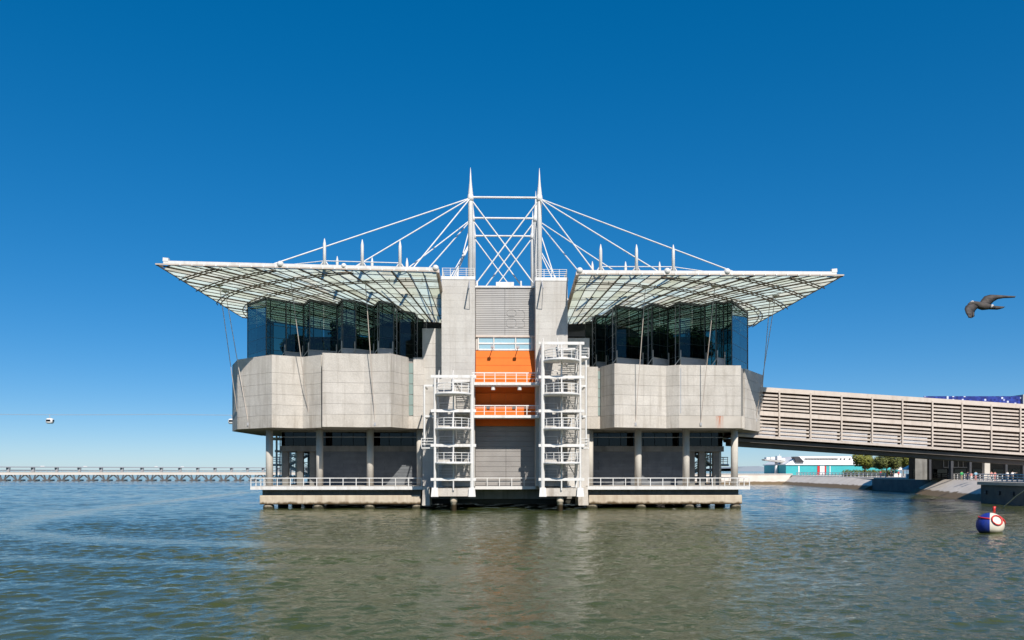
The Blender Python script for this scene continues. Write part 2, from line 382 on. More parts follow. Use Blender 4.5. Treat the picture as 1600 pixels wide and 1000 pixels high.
# ================================================================== THE SETTING
def water():
    # one sheet to the horizon; from the viewer out past the building it carries real wavelets, finer near, coarser far
    import numpy as np
    L = 30000.0; rs = np.random.RandomState(4)
    def waves(n, l0, l1, slope, spread):
        out = []
        for k in range(n):
            lam = l0 * (l1 / l0) ** rs.rand(); out.append((lam, R(100) + rs.randn() * R(spread), rs.rand(5) * 6.283, lam * slope / 6.283, k % 2))
        return out
    fine = waves(70, .45, 2.0, .030, 46); broad = waves(40, 1.8, 5.0, .0105, 38)
    wakes = [([(-60, 190), (-56, 140), (-53, 107), (-48, 82), (-42, 68), (-31, 60), (-19, 56), (-8, 53)], 3.0, .9), ([(-48, 62), (-38, 52), (-29, 47), (-14, 43), (-2, 42)], 1.7, .85), ([(-36, 40), (-26, 37), (-16, 35)], 1.0, .55), ([(-40, 130), (-33, 116), (-28, 110)], 2.2, .8)]
    def height(X, Y, ws):
        H = np.zeros_like(X)
        for lam, th, r, a, sharp in ws:
            ph = (X * math.cos(th) + Y * math.sin(th)) * 6.283 / lam + r[0] + .8 * np.sin(X * .017 * r[1] + Y * .02 * r[2] + r[3])
            H += (1 - 2 * np.abs(np.sin(ph / 2)) if sharp else np.sin(ph)) * a
        lane = np.ones_like(X)
        for pl, wd, dp in wakes:                     # slicks left by a boat that turned here: smoother water along its track
            d = np.full_like(X, 1e9)
            for (x0, y0), (x1, y1) in zip(pl[:-1], pl[1:]):
                tt = np.clip(((X - x0) * (x1 - x0) + (Y - y0) * (y1 - y0)) / ((x1 - x0) ** 2 + (y1 - y0) ** 2), 0, 1)
                d = np.minimum(d, np.hypot(X - x0 - tt * (x1 - x0), Y - y0 - tt * (y1 - y0)))
            lane *= 1 - dp * np.exp(-(d / wd) ** 2)
        return H * lane * (.88 + .36 * np.sin(X * .09 + 1.3 * np.sin(Y * .07)) * np.sin(Y * .12 + .8 * np.sin(X * .05)))
    def ramp_(v, lo, w_): return np.clip((v - lo) / w_, 0, 1)
    co, qs, base = [], [], 0
    def grid(xs, ys, fn):
        nonlocal base
        X, Y = np.meshgrid(xs, ys); H = fn(X, Y); i = np.arange(X.size).reshape(X.shape) + base
        co.append(np.stack([X, Y, H], -1).reshape(-1, 3)); qs.append(np.stack([i[:-1, :-1], i[:-1, 1:], i[1:, 1:], i[1:, :-1]], -1).reshape(-1, 4)); base += X.size
    xa, xb, ya, ym, yb = -62.0, 76.0, 14.0, 102.0, 430.0; XA, XB = -330.0, 215.0
    def near(X, Y):
        e = ramp_(Y, ya, 3); return (height(X, Y, fine) * ramp_(-Y, -ym, 50) * ramp_(X, xa, 8) * ramp_(-X, -xb, 8) + height(X, Y, broad)) * e
    def far(X, Y): return height(X, Y, broad) * ramp_(X, XA, 20) * ramp_(-X, -XB, 20) * ramp_(-Y, -yb, 60) * ramp_(Y, ya, 3)
    grid(np.linspace(xa, xb, 813), np.linspace(ya, ym, 519), near)
    grid(np.linspace(XA, XB, 780), np.linspace(ym, yb, 470), far)
    grid(np.linspace(XA, xa, 300), np.linspace(ya, ym, 120), far); grid(np.linspace(xb, XB, 130), np.linspace(ya, ym, 90), far)
    corners = np.array([(-L, -200, 0), (L, -200, 0), (L, L, 0), (-L, L, 0), (XA, ya, 0), (XB, ya, 0), (XB, yb, 0), (XA, yb, 0)], float)
    co.append(corners); qs.append(np.array([(0, 1, 5, 4), (1, 2, 6, 5), (2, 3, 7, 6), (3, 0, 4, 7)]) + base)
    co = np.vstack(co); q = np.vstack(qs); me = bpy.data.meshes.new("water")
    me.vertices.add(len(co)); me.vertices.foreach_set("co", co.ravel()); me.loops.add(q.size); me.loops.foreach_set("vertex_index", q.ravel().astype(np.int32))
    me.polygons.add(len(q)); me.polygons.foreach_set("loop_start", np.arange(0, q.size, 4, dtype=np.int32)); me.polygons.foreach_set("loop_total", np.full(len(q), 4, np.int32))
    me.update(calc_edges=True); me.polygons.foreach_set("use_smooth", np.r_[np.ones(len(q) - 4, bool), np.zeros(4, bool)]); me.materials.append(MATS["water"])
    o = bpy.data.objects.new("water", me); col.objects.link(o); return o
struct(water())

# far bank of the estuary
def ridge(name, mat, x0, x1, Y, hs, step):
    m = MB(); n = int((x1 - x0) / step); pts = []
    for i in range(n + 1):
        x = x0 + i * step; k = i / n
        h = hs * (0.55 + 0.45 * math.sin(k * 23 + 1) * math.sin(k * 57)) * (0.6 + 0.4 * random.random())
        pts += [(x, Y, -1), (x, Y + 60, h), (x, Y + 900, h * 0.9), (x, Y + 1000, -1)]
    m.add(pts, [(4 * i + j, 4 * i + 4 + j, 4 * i + 5 + j, 4 * i + 1 + j) for i in range(n) for j in range(3)])
    return struct(m.build(name, mat))
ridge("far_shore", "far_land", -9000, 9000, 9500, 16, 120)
ridge("hills", "far_land_hazed", 1500, 5200, 5600, 52, 90)

# right bank: promenade top, vertical quay, sloping revetment
TZ = 3.1
toe = [(75.9, 135.5), (87.9, 184.0), (91.0, 214.5), (96.0, 296.5)]
m = MB()
land = [(72.0, 40), (72.0, 127.5), (80.5, 128.0), (81.5, 136), (93.0, 183), (93.0, 184.5), (93.0, 214), (96.2, 214.6), (101.0, 300), (101.0, 301.5), (52, 301.5), (52, 480), (700, 480), (700, 40)]
m.prism(land, TZ - 0.35, TZ); struct(m.build("promenade", "paving"))
m = MB(); m.prism([(73.2, 40), (73.2, 127.2), (85, 128.8), (95, 183), (95, 214), (103, 303), (54, 303), (54, 478), (698, 478), (698, 40)], -3, TZ - 0.352)
struct(m.build("ground", "concrete_grey"))
def slope(name, pts_toe, pts_top):
    m = MB(); n = len(pts_toe); V = []
    for (a, b), (c, d) in zip(pts_toe, pts_top):
        ex, ey = (a - c) * 0.35, (b - d) * 0.35
        V += [(a + ex, b + ey, -1.1), (a, b, 0.0), (c, d, TZ - 0.02), (c + 3, d + 0.5, TZ - 0.3), (c + 3, d + 0.5, -1.1)]
    fs = []
    for i in range(n - 1):
        for j in range(4): fs.append((5 * i + j, 5 * i + 5 + j, 5 * i + 6 + j, 5 * i + 1 + j))
    fs += [(0, 1, 2, 3, 4), tuple(5 * (n - 1) + j for j in range(5))[::-1]]
    m.add(V, fs); return struct(m.build(name, "revetment"))
slope("embankment", [(75.9, 127.8), (75.9, 135.5), (81.5, 160), (87.9, 184.0)], [(80.8, 128.2), (81.8, 136), (87, 160), (93.2, 183.2)])
slope("embankment", [(90.8, 214.8), (93.4, 255), (96.0, 296.5)], [(96.4, 215), (98.6, 255), (101.2, 299.5)])
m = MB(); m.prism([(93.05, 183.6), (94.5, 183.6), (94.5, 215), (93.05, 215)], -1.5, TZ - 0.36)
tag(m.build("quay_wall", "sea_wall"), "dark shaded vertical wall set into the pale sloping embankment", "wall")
q = thing("quay_wall", "dark stone quay wall with pale coping at the right edge behind the buoy", "wall")
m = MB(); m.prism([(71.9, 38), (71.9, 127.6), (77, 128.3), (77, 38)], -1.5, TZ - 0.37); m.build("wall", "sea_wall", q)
m = MB(); m.prism([(71.55, 38), (71.55, 128.0), (73.4, 128.2), (73.4, 38)], TZ - 0.345, TZ + 0.12); m.build("coping", "coping", q)
for k in range(3):
    m = MB(); y = 119 + 3.4 * k; m.box((71.62, y, 1.35), (71.9, y + 0.5, 1.9)); m.build("fender_block", "dark_steel", q)
q = thing("sea_wall", "long pale concrete sea wall with brown tide band beyond the footbridge", "wall")
m = MB(); m.hull8([(52, 296.6, -1.2), (96.3, 296.6, -1.2), (101, 301, -1.2), (52, 301, -1.2)], [(52, 299.6, TZ + 0.25), (100.6, 299.6, TZ + 0.25), (101, 301.2, TZ + 0.25), (52, 301.2, TZ + 0.25)])
m.build("wall", "revetment", q)
m = MB(); m.box((52, 299.4, TZ + 0.255), (101, 300.6, TZ + 0.7)); m.build("coping", "coping", q)

def railing(name, label, pts, z, mat="white_steel", step=2.0, hgt=1.1, rails=(1.1, 0.62), thick=0.07, parent=None):
    r = parent or thing(name, label, "railing")
    for (a, b) in zip(pts[:-1], pts[1:]):
        a, b = Vector(a), Vector(b); n = max(1, round((b - a).length / step))
        for i in range(n + 1):
            p = a.lerp(b, i / n); rod("post", mat, r, (p.x, p.y, z), (p.x, p.y, z + hgt), thick * 0.75)
        for h in rails: rod("rail", mat, r, (a.x, a.y, z + h), (b.x, b.y, z + h), thick * 0.62)
    return r
railing("promenade_railing", "white post railing along the promenade above the sloping embankment", [(81.6, 129), (82.6, 136), (94, 183.5)], TZ + 0.003, step=2.4, thick=0.15, hgt=1.15, rails=(1.15, 0.7, 0.3))
railing("promenade_railing", "distant white railing along the promenade in front of the teal building", [(97, 216), (99.3, 255), (101.6, 297)], TZ + 0.003, step=3.2, thick=0.16, rails=(1.1, 0.6))

# ================================================================== PLATFORM UNDER THE BUILDING
ZD = Zb(760, 0, 0)                # deck level
plat = thing("pier_platform", "low concrete platform on piles with white edged deck around the aquarium", "platform")
uL, uR = U(391, 0), U(1172, 0); cL, cR = U(660, 0), U(918, 0); DEP = 66
m = MB(B); m.prism([(uL, 0), (cL, 0), (cL, 2.0), (cR, 2.0), (cR, 0), (uR, 0), (uR, DEP), (uL, DEP)], ZD - 0.42, ZD); m.build("deck", "white_steel", plat)
m = MB(B); m.prism([(uL + .25, .25), (cL - .1, .25), (cL - .1, 2.2), (cR + .1, 2.2), (cR + .1, .25), (uR - .25, .25), (uR - .25, DEP - .2), (uL + .25, DEP - .2)], ZD + 0.004, ZD + 0.02); m.build("deck_paving", "paving", plat)
e0, e1 = U(408, 1), U(1156, 1)
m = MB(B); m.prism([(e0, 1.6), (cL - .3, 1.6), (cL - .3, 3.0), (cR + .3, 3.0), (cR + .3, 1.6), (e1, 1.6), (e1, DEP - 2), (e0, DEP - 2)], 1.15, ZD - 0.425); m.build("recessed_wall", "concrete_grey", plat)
for a, b in ((e0 - .15, U(657, .7)), (U(920, .7), U(1160, .7))):
    m = MB(B); m.prism([(a, .75), (b, .75), (b, 2.3), (a, 2.3)], 0.52, 1.72); fo = m.build("fender_beam", "fender_tide", plat)
    bv = fo.modifiers.new("bevel", 'BEVEL'); bv.width = 0.12; bv.segments = 2
for sgn, ue in ((-1, e0), (1, e1)):
    m = MB(B); a, b = sorted((ue + sgn * .15, ue - sgn * 1.4)); m.prism([(a, 2.32), (b, 2.32), (b, DEP - 2.2), (a, DEP - 2.2)], 0.52, 1.70); m.build("fender_beam", "fender_tide", plat)
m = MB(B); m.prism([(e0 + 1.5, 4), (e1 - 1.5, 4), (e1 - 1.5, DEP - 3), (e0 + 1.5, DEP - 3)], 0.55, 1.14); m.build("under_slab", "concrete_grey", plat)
pile_mesh = None
def pile(px, v, r=0.72, top=0.5):
    global pile_mesh
    m = MB(); m.lathe((0, 0), [(r, -2.5), (r, top - .28), (r * .93, top - .1), (r * .7, top)], 16)
    o = m.build("pile", "pile_tide", plat, True); p = B(U(px, v), v, 0); o.location = p; return o
p0 = pile(420, 1.5)
for px in (498, 578, 652, 925, 1001, 1076, 1149):
    o = p0.copy(); col.objects.link(o); o.location = B(U(px, 1.5), 1.5, 0)
for px in (420, 1149):
    for v in (9, 17, 25, 34, 43):
        o = p0.copy(); col.objects.link(o); uu = U(px, 1.5); o.location = B(uu, v, 0)
# central plinth between the stairs
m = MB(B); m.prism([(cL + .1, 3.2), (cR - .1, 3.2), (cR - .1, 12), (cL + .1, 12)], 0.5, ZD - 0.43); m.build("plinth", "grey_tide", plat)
m = MB(B); m.prism([(U(742, 1), 1.0), (U(838, 1), 1.0), (U(838, 1), 2.0), (U(742, 1), 2.0)], ZD - 0.40, ZD - 0.004); m.build("plinth_edge", "white_steel", plat)
for a, b in ((cL, U(672, -1)), (U(903, -1), cR)):
    m = MB(B); sg = 1 if a < 0 else -1
    m.hull8([(a + .05, -1.2, .45), (b, -1.2, .45), (b, 2.9, .45), (a + .05, 2.9, .45)], [(a + .05, -.2, ZD - .05), (b - .1, -1.0, ZD - .05), (b - .1, 2.9, ZD - .05), (a + .05, 2.9, ZD - .05)])
    m.build("buttress", "concrete_smooth", plat)
# deck railing: front left, front right, the centre and both returns
def deck_rail(ua, ub, v):
    n = max(1, round(abs(ub - ua) / 1.68))
    for i in range(n + 1):
        u = ua + (ub - ua) * i / n; bar("railing_post", "white_steel", plat, (u, v, ZD + .02), (u, v, ZD + 1.05), .1, .1, B)
    for h, t in ((1.08, .11), (.55, .05)): bar("railing_rail", "white_steel", plat, (ua, v, ZD + h), (ub, v, ZD + h), t, t, B)
deck_rail(uL + .06, cL - .1, .1); deck_rail(cR + .1, uR - .06, .1); deck_rail(U(742, 1.1), U(838, 1.1), 1.1)
for u in (uL + .06, uR - .06):
    for i in range(1, 14): bar("railing_post", "white_steel", plat, (u, .1 + 2.3 * i, ZD + .02), (u, .1 + 2.3 * i, ZD + 1.05), .1, .1, B)
    for h, t in ((1.08, .11), (.55, .05)): bar("railing_rail", "white_steel", plat, (u, .16, ZD + h), (u, 30, ZD + h), t, t, B)

# ================================================================== AQUARIUM BUILDING
bld = thing("aquarium_building", "large grey concrete aquarium building with pleated glass storeys and orange centre", "building")
ZBOT = 10.49
def offset(poly, d):
    out = []
    for i, p in enumerate(poly):
        ns = []
        for a, b in ((i - 1, i), (i, i + 1)):
            if a < 0 or b >= len(poly): continue
            dx, dy = poly[b][0] - poly[a][0], poly[b][1] - poly[a][1]; l = math.hypot(dx, dy)
            if l < 1e-6: continue
            ns.append((dy / l, -dx / l))
        nx = sum(n[0] for n in ns); ny = sum(n[1] for n in ns); l = math.hypot(nx, ny); nx /= l; ny /= l
        k = d / max(0.5, nx * ns[0][0] + ny * ns[0][1]); out.append((p[0] + nx * k, p[1] + ny * k))
    return out
def pod(chains, courses, back, band_special=None):
    """chains: front lines (px, v) left to right; each facet carries courses of separate panels"""
    full = []
    for ch in chains: full += [(U(e[0], e[-1]), e[1]) for e in ch]
    core = [(u, v + .16) for u, v in full] + [(full[-1][0], back), (full[0][0], back)]
    m = MB(B); m.prism(core, ZBOT + .02, courses[-1] - .12); wall = m.build("pod_wall", "concrete_core", bld)
    for ch in chains:
        pl = [(U(e[0], e[-1]), e[1]) for e in ch]; out = offset(pl, .17); inn = offset(pl, -.10)
        for i in range(len(pl) - 1):
            for k in range(len(courses) - 1):
                z0, z1 = courses[k] + (.0 if k == 0 else .012), courses[k + 1] - (.012 if k < len(courses) - 2 else 0)
                d = .03 if k == 0 else 0
                o0, o1 = out[i], out[i + 1]
                m = MB(B); m.hull8([(*inn[i], z0), (*inn[i + 1], z0), (*o1, z0), (*o0, z0)], [(*inn[i], z1), (*inn[i + 1], z1), (*o1, z1), (*o0, z1)])
                mt = "concrete" if k else "concrete_smooth"
                if k == 0 and band_special == (chains.index(ch), i): mt = "concrete_rust"
                m.build("panel", mt, wall)
    return wall
cl_ = [ZBOT, 12.1, 13.45, 14.8, 16.15, 17.6, 19.87]; cr_ = [ZBOT, 12.1, 13.4, 14.7, 16.0, 17.35, 18.7]
podL = pod([[(365, 26, 11), (365, 11), (373, 4.9), (425.5, 0.2), (473.5, 2.2), (503.2, 0.0)], [(503.6, -1.8), (569.5, -0.7), (610, -1.4), (637, 2.3)], [(646, 2.4), (661, 2.4), (661.5, 8)]], cl_, 28)
podR = pod([[(918, 8), (919.5, 2.2), (934, 2.2)], [(940, 2.2), (961, -1.4), (1040.5, 1.0), (1061, 0.0), (1157, 0.4)], [(1162, 3.6), (1190.5, 11.5), (1190.5, 26, 11.5)]], cr_, 28, (1, 3))
# glass-block strips in the pods and the open slot beside the last panel
def strip(p0, p1, v, z0, z1, n, mat):
    a, b = U(p0, v), U(p1, v)
    for k in range(n):
        m = MB(B); h = (z1 - z0) / n; m.box((a, v + .02, z0 + k * h + .05), (b, v + .2, z0 + (k + 1) * h - .05)); m.build("strip_window", mat, bld)
strip(637.4, 645.6, 2.45, 12.2, 19.2, 5, "glass_block"); strip(934.3, 939.6, 2.3, 12.2, 18.2, 5, "glass_block")
m = MB(B); m.box((U(637.2, 2.3), 2.35, ZBOT + .01), (U(646.2, 2.3), 2.6, 12.1)); m.build("strip_base", "concrete_smooth", bld)
m = MB(B); m.box((U(933.8, 2.2), 2.25, ZBOT + .01), (U(940.2, 2.2), 2.5, 12.1)); m.build("strip_base", "concrete_smooth", bld)
m = MB(B); m.box((U(1157.2, 1.0), .75, ZBOT + .01), (U(1162.5, 1.0), 4.2, 12.1)); m.build("strip_base", "concrete_smooth", bld)
for px0, px1, v, zz in ((1062.6, 1064.4, -.19, 18.3),):
    m = MB(B); m.box((U(px0, v), v, 12.4), (U(px1, v), v + .03, zz)); m.build("slot_trim", "grey_steel", bld)

# towers beside the centre, coursed
def tower(p0, p1, py, v, dep):
    a, b = U(p0, v), U(p1, v); zt = Zb(py, (a + b) / 2, v)
    m = MB(B); m.box((a + .08, v + .1, ZD + .03), (b - .08, v + dep, zt - .02)); t = m.build("tower", "concrete_tower", bld)
    n = 30; z = ZD + .03; h = (zt - .45 - z) / n
    for k in range(n):
        m = MB(B); m.box((a, v, z + k * h + .005), (b, v + dep - .05, z + (k + 1) * h - .005)); m.build("panel", "concrete_tower", t)
    m = MB(B); m.box((a - .05, v - .06, zt - .44), (b + .05, v + dep, zt)); m.build("parapet", "white_steel", t)
    for i in range(5):
        u = a + .1 + (b - a - .2) * i / 4; bar("railing_post", "white_steel", t, (u, v + .1, zt), (u, v + .1, zt + 1.05), .07, .07, B)
        if i in (0, 4):
            for j in range(1, 5): bar("railing_post", "white_steel", t, (u, v + .1 + j * dep / 5, zt), (u, v + .1 + j * dep / 5, zt + 1.05), .07, .07, B)
    for hh in (.28, .53, .78, 1.05):
        bar("railing_rail", "white_steel", t, (a + .05, v + .1, zt + hh), (b - .05, v + .1, zt + hh), .05, .05, B)
        for u in (a + .1, b - .1): bar("railing_rail", "white_steel", t, (u, v + .1, zt + hh), (u, v + dep - .2, zt + hh), .05, .05, B)
    return t
tower(690, 742, 431.5, -1.0, 9); tower(837, 887, 433.5, -1.0, 9)
# recess walls between towers and pods
for p0, p1, py, v in ((660, 691, 513, 2.7), (886, 921, 528, 2.7)):
    a, b = U(p0, v), U(p1, v); zt = Zb(py, a, v)
    m = MB(B); m.box((a, v + .1, ZD + .03), (b, v + 3, zt)); t = m.build("recess_wall", "concrete_tower", bld)
    z = 10.5
    while z < zt - .3:
        z2 = min(z + 1.62, zt); m = MB(B); m.box((a, v, z + .012), (b, v + .09, z2 - .012)); m.build("panel", "concrete_tower", t); z = z2
# centre bay
vC = 1.8; a, b = U(743.5, vC), U(836.5, vC); zt = Zb(447, 0, vC); zb = Zb(524.5, 0, vC)
m = MB(B); m.box((a - .1, vC + .15, ZD + .03), (b + .1, 50, zt - .1)); core = m.build("centre_wall", "concrete_core", bld)
mid = (a + b) / 2 - .1
nS = 26; h = (zt - .25 - zb) / nS
for k in range(nS):
    for x0, x1 in ((a, mid - .02), (mid + .02, b)):
        m = MB(B); z = zb + k * h
        m.hull8([(x0, vC - .06, z), (x1, vC - .06, z), (x1, vC + .14, z), (x0, vC + .14, z)], [(x0, vC + .0, z + h - .01), (x1, vC + .0, z + h - .01), (x1, vC + .14, z + h - .01), (x0, vC + .14, z + h - .01)])
        m.build("cladding_slat", "cladding", core)
m = MB(B); m.box((a - .12, vC - .2, zt - .24), (b + .12, vC + .6, zt)); m.build("roof_edge", "white_steel", core)
m = MB(B); m.box((a, vC - .3, zb - .22), (b, vC + .14, zb - .01)); m.build("sill_trim", "cream_steel", core)
m = MB(B); m.box((U(775, 6), 6, zt - .1), (U(803, 6), 9, zt + 1.5)); m.build("roof_unit", "white_steel", bld)
for px in (745.5, 814): rod("roof_spike", "white_steel", bld, (U(px, 3), 3, zt - .1), (U(px, 3), 3, zt + .95), .12, B)
# faint emblem on the cladding: two rounded outlines
def outline(pts, r=.03):
    m = MB(B); m.tube([(U(px, vC), vC - .055, Zb(py, 0, vC)) for px, py in pts], r, 6); m.build("emblem", "cladding", core)
def rrect(x0, y0, x1, y1, c):
    return [(x0 + c, y0), (x1 - c, y0), (x1, y0 + c), (x1, y1 - c), (x1 - c, y1), (x0 + c, y1), (x0, y1 - c), (x0, y0 + c), (x0 + c, y0)]
outline(rrect(792, 484, 806.5, 494, 3)); outline(rrect(791.5, 498, 806.5, 511, 3)); outline([(808.5, 484), (817, 485), (820, 490), (819.5, 497), (816, 499.5), (819.5, 503), (820, 509), (817, 511.5), (809, 511.5)])
# window band
zw1, zw0 = Zb(527, 0, vC), Zb(546.5, 0, vC); wa, wb = U(747.5, vC), U(831, vC)
m = MB(B); m.box((a, vC - .05, zw0 - .05), (b, vC + .13, zb - .225)); m.build("window_surround", "concrete_tower", core)
xs = [wa, U(771.5, vC), U(805.5, vC), wb]; zs = [zw0, (zw0 + zw1) / 2, zw1]
for i in range(3):
    for j in range(2):
        m = MB(B); m.box((xs[i] + .12, vC - .10, zs[j] + .1), (xs[i + 1] - .12, vC - .06, zs[j + 1] - .1)); m.build("window_pane", "glass_blue", core)
for x in xs: bar("window_frame", "white_steel", core, (x, vC - .12, zw0), (x, vC - .12, zw1), .26 if x in xs[1:3] else .14, .12, B)
for z in zs: bar("window_frame", "white_steel", core, (wa, vC - .125, z), (wb, vC - .125, z), .11, .2, B)
# orange box: sloping front, then two recessed storeys
zo1, zo0 = Zb(548, 0, vC), Zb(594, 0, 0)
oa, ob = U(742.5, 0), U(838.5, 0); nP = 4
for k in range(nP):
    t0, t1 = k / nP, (k + 1) / nP
    def pt(t, u, d): return (u, (vC - .1) * (1 - t) + 0.0 * t + d, zo1 * (1 - t) + zo0 * t)
    m = MB(B); m.hull8([pt(t1 - .004, a, 0), pt(t1 - .004, b, 0), pt(t1 - .004, b, .3), pt(t1 - .004, a, .3)], [pt(t0 + .004, a, 0), pt(t0 + .004, b, 0), pt(t0 + .004, b, .3), pt(t0 + .004, a, .3)])
    m.build("orange_panel", "orange", core)
def slab(name, mat, py0, py1, v0, v1, pxa=742.8, pxb=838.2, parent=None):
    m = MB(B); m.box((U(pxa, v0), v0, Zb(py1, 0, v0)), (U(pxb, v0), v1, Zb(py0, 0, v0))); return m.build(name, mat, parent or core)
slab("orange_panel", "orange", 594.4, 604, 0.0, 1.5)
xs5 = [742.8, 766.5, 790.5, 814.5, 838.2]
slab("orange_panel", "orange", 604.2, 614, 1.2, 1.6)
for i in range(4): slab("orange_panel", "orange", 614.3, 631.5, 1.0, 1.5, xs5[i] + .12, xs5[i + 1] - .12)
slab("orange_panel", "orange", 632, 641.5, 0.2, 1.5); slab("orange_panel", "orange", 641.8, 655, 0.2, 1.5)
slab("orange_panel", "orange", 655.3, 665.5, 0.9, 1.5)
for px in (763, 803): slab("wall_lamp", "dark_steel", 635, 639, 0.05, .25, px - 2.2, px + 2.2)
# grey clad wall down to the deck
for i in range(2):
    x0, x1 = (743, 790.3) if i == 0 else (790.7, 837.5)
    for k in range(12):
        y0, y1 = 666 + k * 7.9, 666 + (k + 1) * 7.9 - .35
        slab("cladding_slat", "cladding_grey", y0, y1, 1.62, 1.94, x0, x1)
# arm lamps: their long shadows rake the towers and the orange panel
def arm_lamp(px, py, v, ln):
    u = U(px, v); z = Zb(py, u, v); l = rod("lamp_arm", "grey_steel", bld, (u, v + .05, z), (u, v - ln, z + .1), .05, B)
    m = MB(B); m.box((u - .2, v - ln - .35, z - .1), (u + .2, v - ln + .1, z + .22)); m.build("lamp_head", "grey_steel", l)
for px in (733.5, 846.5):
    u = U(px, -1.0); za, zb_, zc = Zb(439, u, -1.0), Zb(484, u, -1.0), Zb(457, u, -1.0)
    l = rod("flag_bracket", "grey_steel", bld, (u, -.95, za), (u, -3.3, zc), .09, B); rod("bracket_strut", "grey_steel", l, (u, -.95, zb_), (u, -3.3, zc), .035, B)
arm_lamp(769, 546, vC, 2.0); arm_lamp(808.5, 546.5, vC, 2.0)
# balconies between the stair towers
for py in (599.5, 650.8):
    v0 = -2.6; z = Zb(py, 0, v0); x0, x1 = U(737, v0), U(843, v0)
    m = MB(B); m.box((x0, v0, z - .16), (x1, v0 + 2.5, z + .18)); bal = m.build("balcony", "white_steel", bld)
    for i in range(7):
        u = x0 + .25 + (x1 - x0 - .5) * i / 6; bar("railing_post", "white_steel", bal, (u, v0 + .08, z + .2), (u, v0 + .08, z + 1.38), .13, .1, B)
    for hh, t_ in ((1.38, .13), (1.1, .05), (.65, .05)): bar("railing_rail", "white_steel", bal, (x0, v0 + .08, z + hh), (x1, v0 + .08, z + hh), t_, t_, B)
    if py < 620:
        for px in (770.5, 812): m = MB(B); u = U(px, v0); m.lathe((u, v0 + .5), [(.25, z - .75), (.25, z - .24)], 12); m.build("balcony_lamp", "white_steel", bal)

# ground floor: columns, mezzanine glass band, dark block walls
for px in (421, 499.5, 578.5, 656.5, 921.5, 997, 1072, 1147.5):
    m = MB(); p = B(U(px, 4.3), 4.3, 0); m.lathe((p.x, p.y), [(.47, ZD + .005), (.47, ZBOT + .05)], 20); m.build("column", "concrete_column", bld, True)
for px in (421, 1147.5):
    for v in (9, 17.5, 26, 34.5, 43):
        m = MB(); p = B(U(px, 4.3), v + 3.5, 0); m.lathe((p.x, p.y), [(.47, ZD + .005), (.47, ZBOT + .05)], 16); m.build("column", "concrete_column", bld, True)
vM = 7.5; zg1, zg0, zq = ZBOT - .25, Zb(697, 0, vM), Zb(705.5, 0, vM)
for (p0, p1, g0, g1, posts) in ((439.5, 664, 494, 664, (447, 469.5, 489.5)), (916, 1129.5, 916, 1070, (1118, 1095.5, 1080))):
    A, E = U(p0, vM), U(p1, vM); ga, ge = U(g0, vM), U(g1, vM)
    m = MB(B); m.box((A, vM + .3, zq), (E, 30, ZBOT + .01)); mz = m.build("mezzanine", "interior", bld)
    m = MB(B); m.box((A - .1, vM - .15, zq), (E + .1, vM + .25, zg0)); m.build("mezzanine_beam", "concrete_grey", mz)
    m = MB(B); m.box((A - .1, vM - .1, zg1), (E + .1, vM + .25, ZBOT + .005)); m.build("mezzanine_beam", "concrete_grey", mz)
    n = 12; wdt = (E - A) / n
    for i in range(n):
        for zz0, zz1 in ((zg0 + .03, zg0 + 1.18), (zg0 + 1.27, zg1 - .03)):
            m = MB(B); m.box((A + i * wdt + .04, vM, zz0), (A + (i + 1) * wdt - .04, vM + .05, zz1)); m.build("window_pane", "glass_dark", mz)
    bar("transom", "grey_steel", mz, (A, vM - .03, zg0 + 1.225), (E, vM - .03, zg0 + 1.225), .09, .09, B)
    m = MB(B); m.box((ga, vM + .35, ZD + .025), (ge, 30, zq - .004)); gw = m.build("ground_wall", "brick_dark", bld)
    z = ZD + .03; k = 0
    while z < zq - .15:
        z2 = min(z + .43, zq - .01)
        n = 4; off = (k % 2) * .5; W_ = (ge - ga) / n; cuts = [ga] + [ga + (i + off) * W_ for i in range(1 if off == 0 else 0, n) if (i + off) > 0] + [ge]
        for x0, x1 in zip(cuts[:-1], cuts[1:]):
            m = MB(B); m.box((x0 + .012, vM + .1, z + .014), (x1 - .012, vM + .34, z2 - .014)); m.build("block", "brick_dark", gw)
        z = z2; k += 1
    for px in posts:
        m = MB(B); u = U(px, vM + 1); m.box((u - .42, vM + .6, ZD + .025), (u + .42, vM + 1.4, zq - .004)); m.build("column", "concrete_grey", bld)
# habitat interior walls
A, E = U(455, 20), U(690, 8)
m = MB(B); m.box((A, 19.5, 19.3), (E, 20.2, 25.3)); m.build("inner_wall", "interior", bld)
m = MB(B); m.box((U(886, 8), 17.5, 18.2), (U(1105, 18), 18.2, 25.2)); m.build("inner_wall", "interior", bld)

# ================================================================== GLASS CANOPIES
PD = 34.0; VF = -7.7; HC = 0.0037
RING = [13.2, 16.9, 20.6, 24.3, 28.0, 31.7, 35.4, 39.1, 42.8, 46.5]
class Canopy:
    def __init__(s, side, px_in, px_tip, zi, zt):
        s.side = side; s.ui = U(px_in, VF); s.ut = U(px_tip, VF); s.Q = abs(s.ut - s.ui); s.zi, s.zt = zi, zt
    def z(s, u, v):
        q = max(0, abs(s.ut - u)); p = max(0, v - VF); k = min(1, abs(u - s.ui) / s.Q)
        return s.zi + (s.zt - s.zi) * k - HC * p * q
    def pt(s, ang, r, dz=0):             # polar about the inner back corner; ang 0 = towards the front, 90 = outward
        r = min(r, s.rmax(ang)); u = s.ui + s.side * r * math.sin(ang); v = VF + PD - r * math.cos(ang)
        return (u, v, s.z(u, v) + dz)
    def rmax(s, ang):
        c, sn = math.cos(ang), math.sin(ang)
        return min(PD / c if c > 1e-6 else 1e9, s.Q / sn if sn > 1e-6 else 1e9)
canL = Canopy(-1, 684, 243, 28.95, 29.6); canR = Canopy(1, 902.5, 1318.5, 28.75, 28.75)
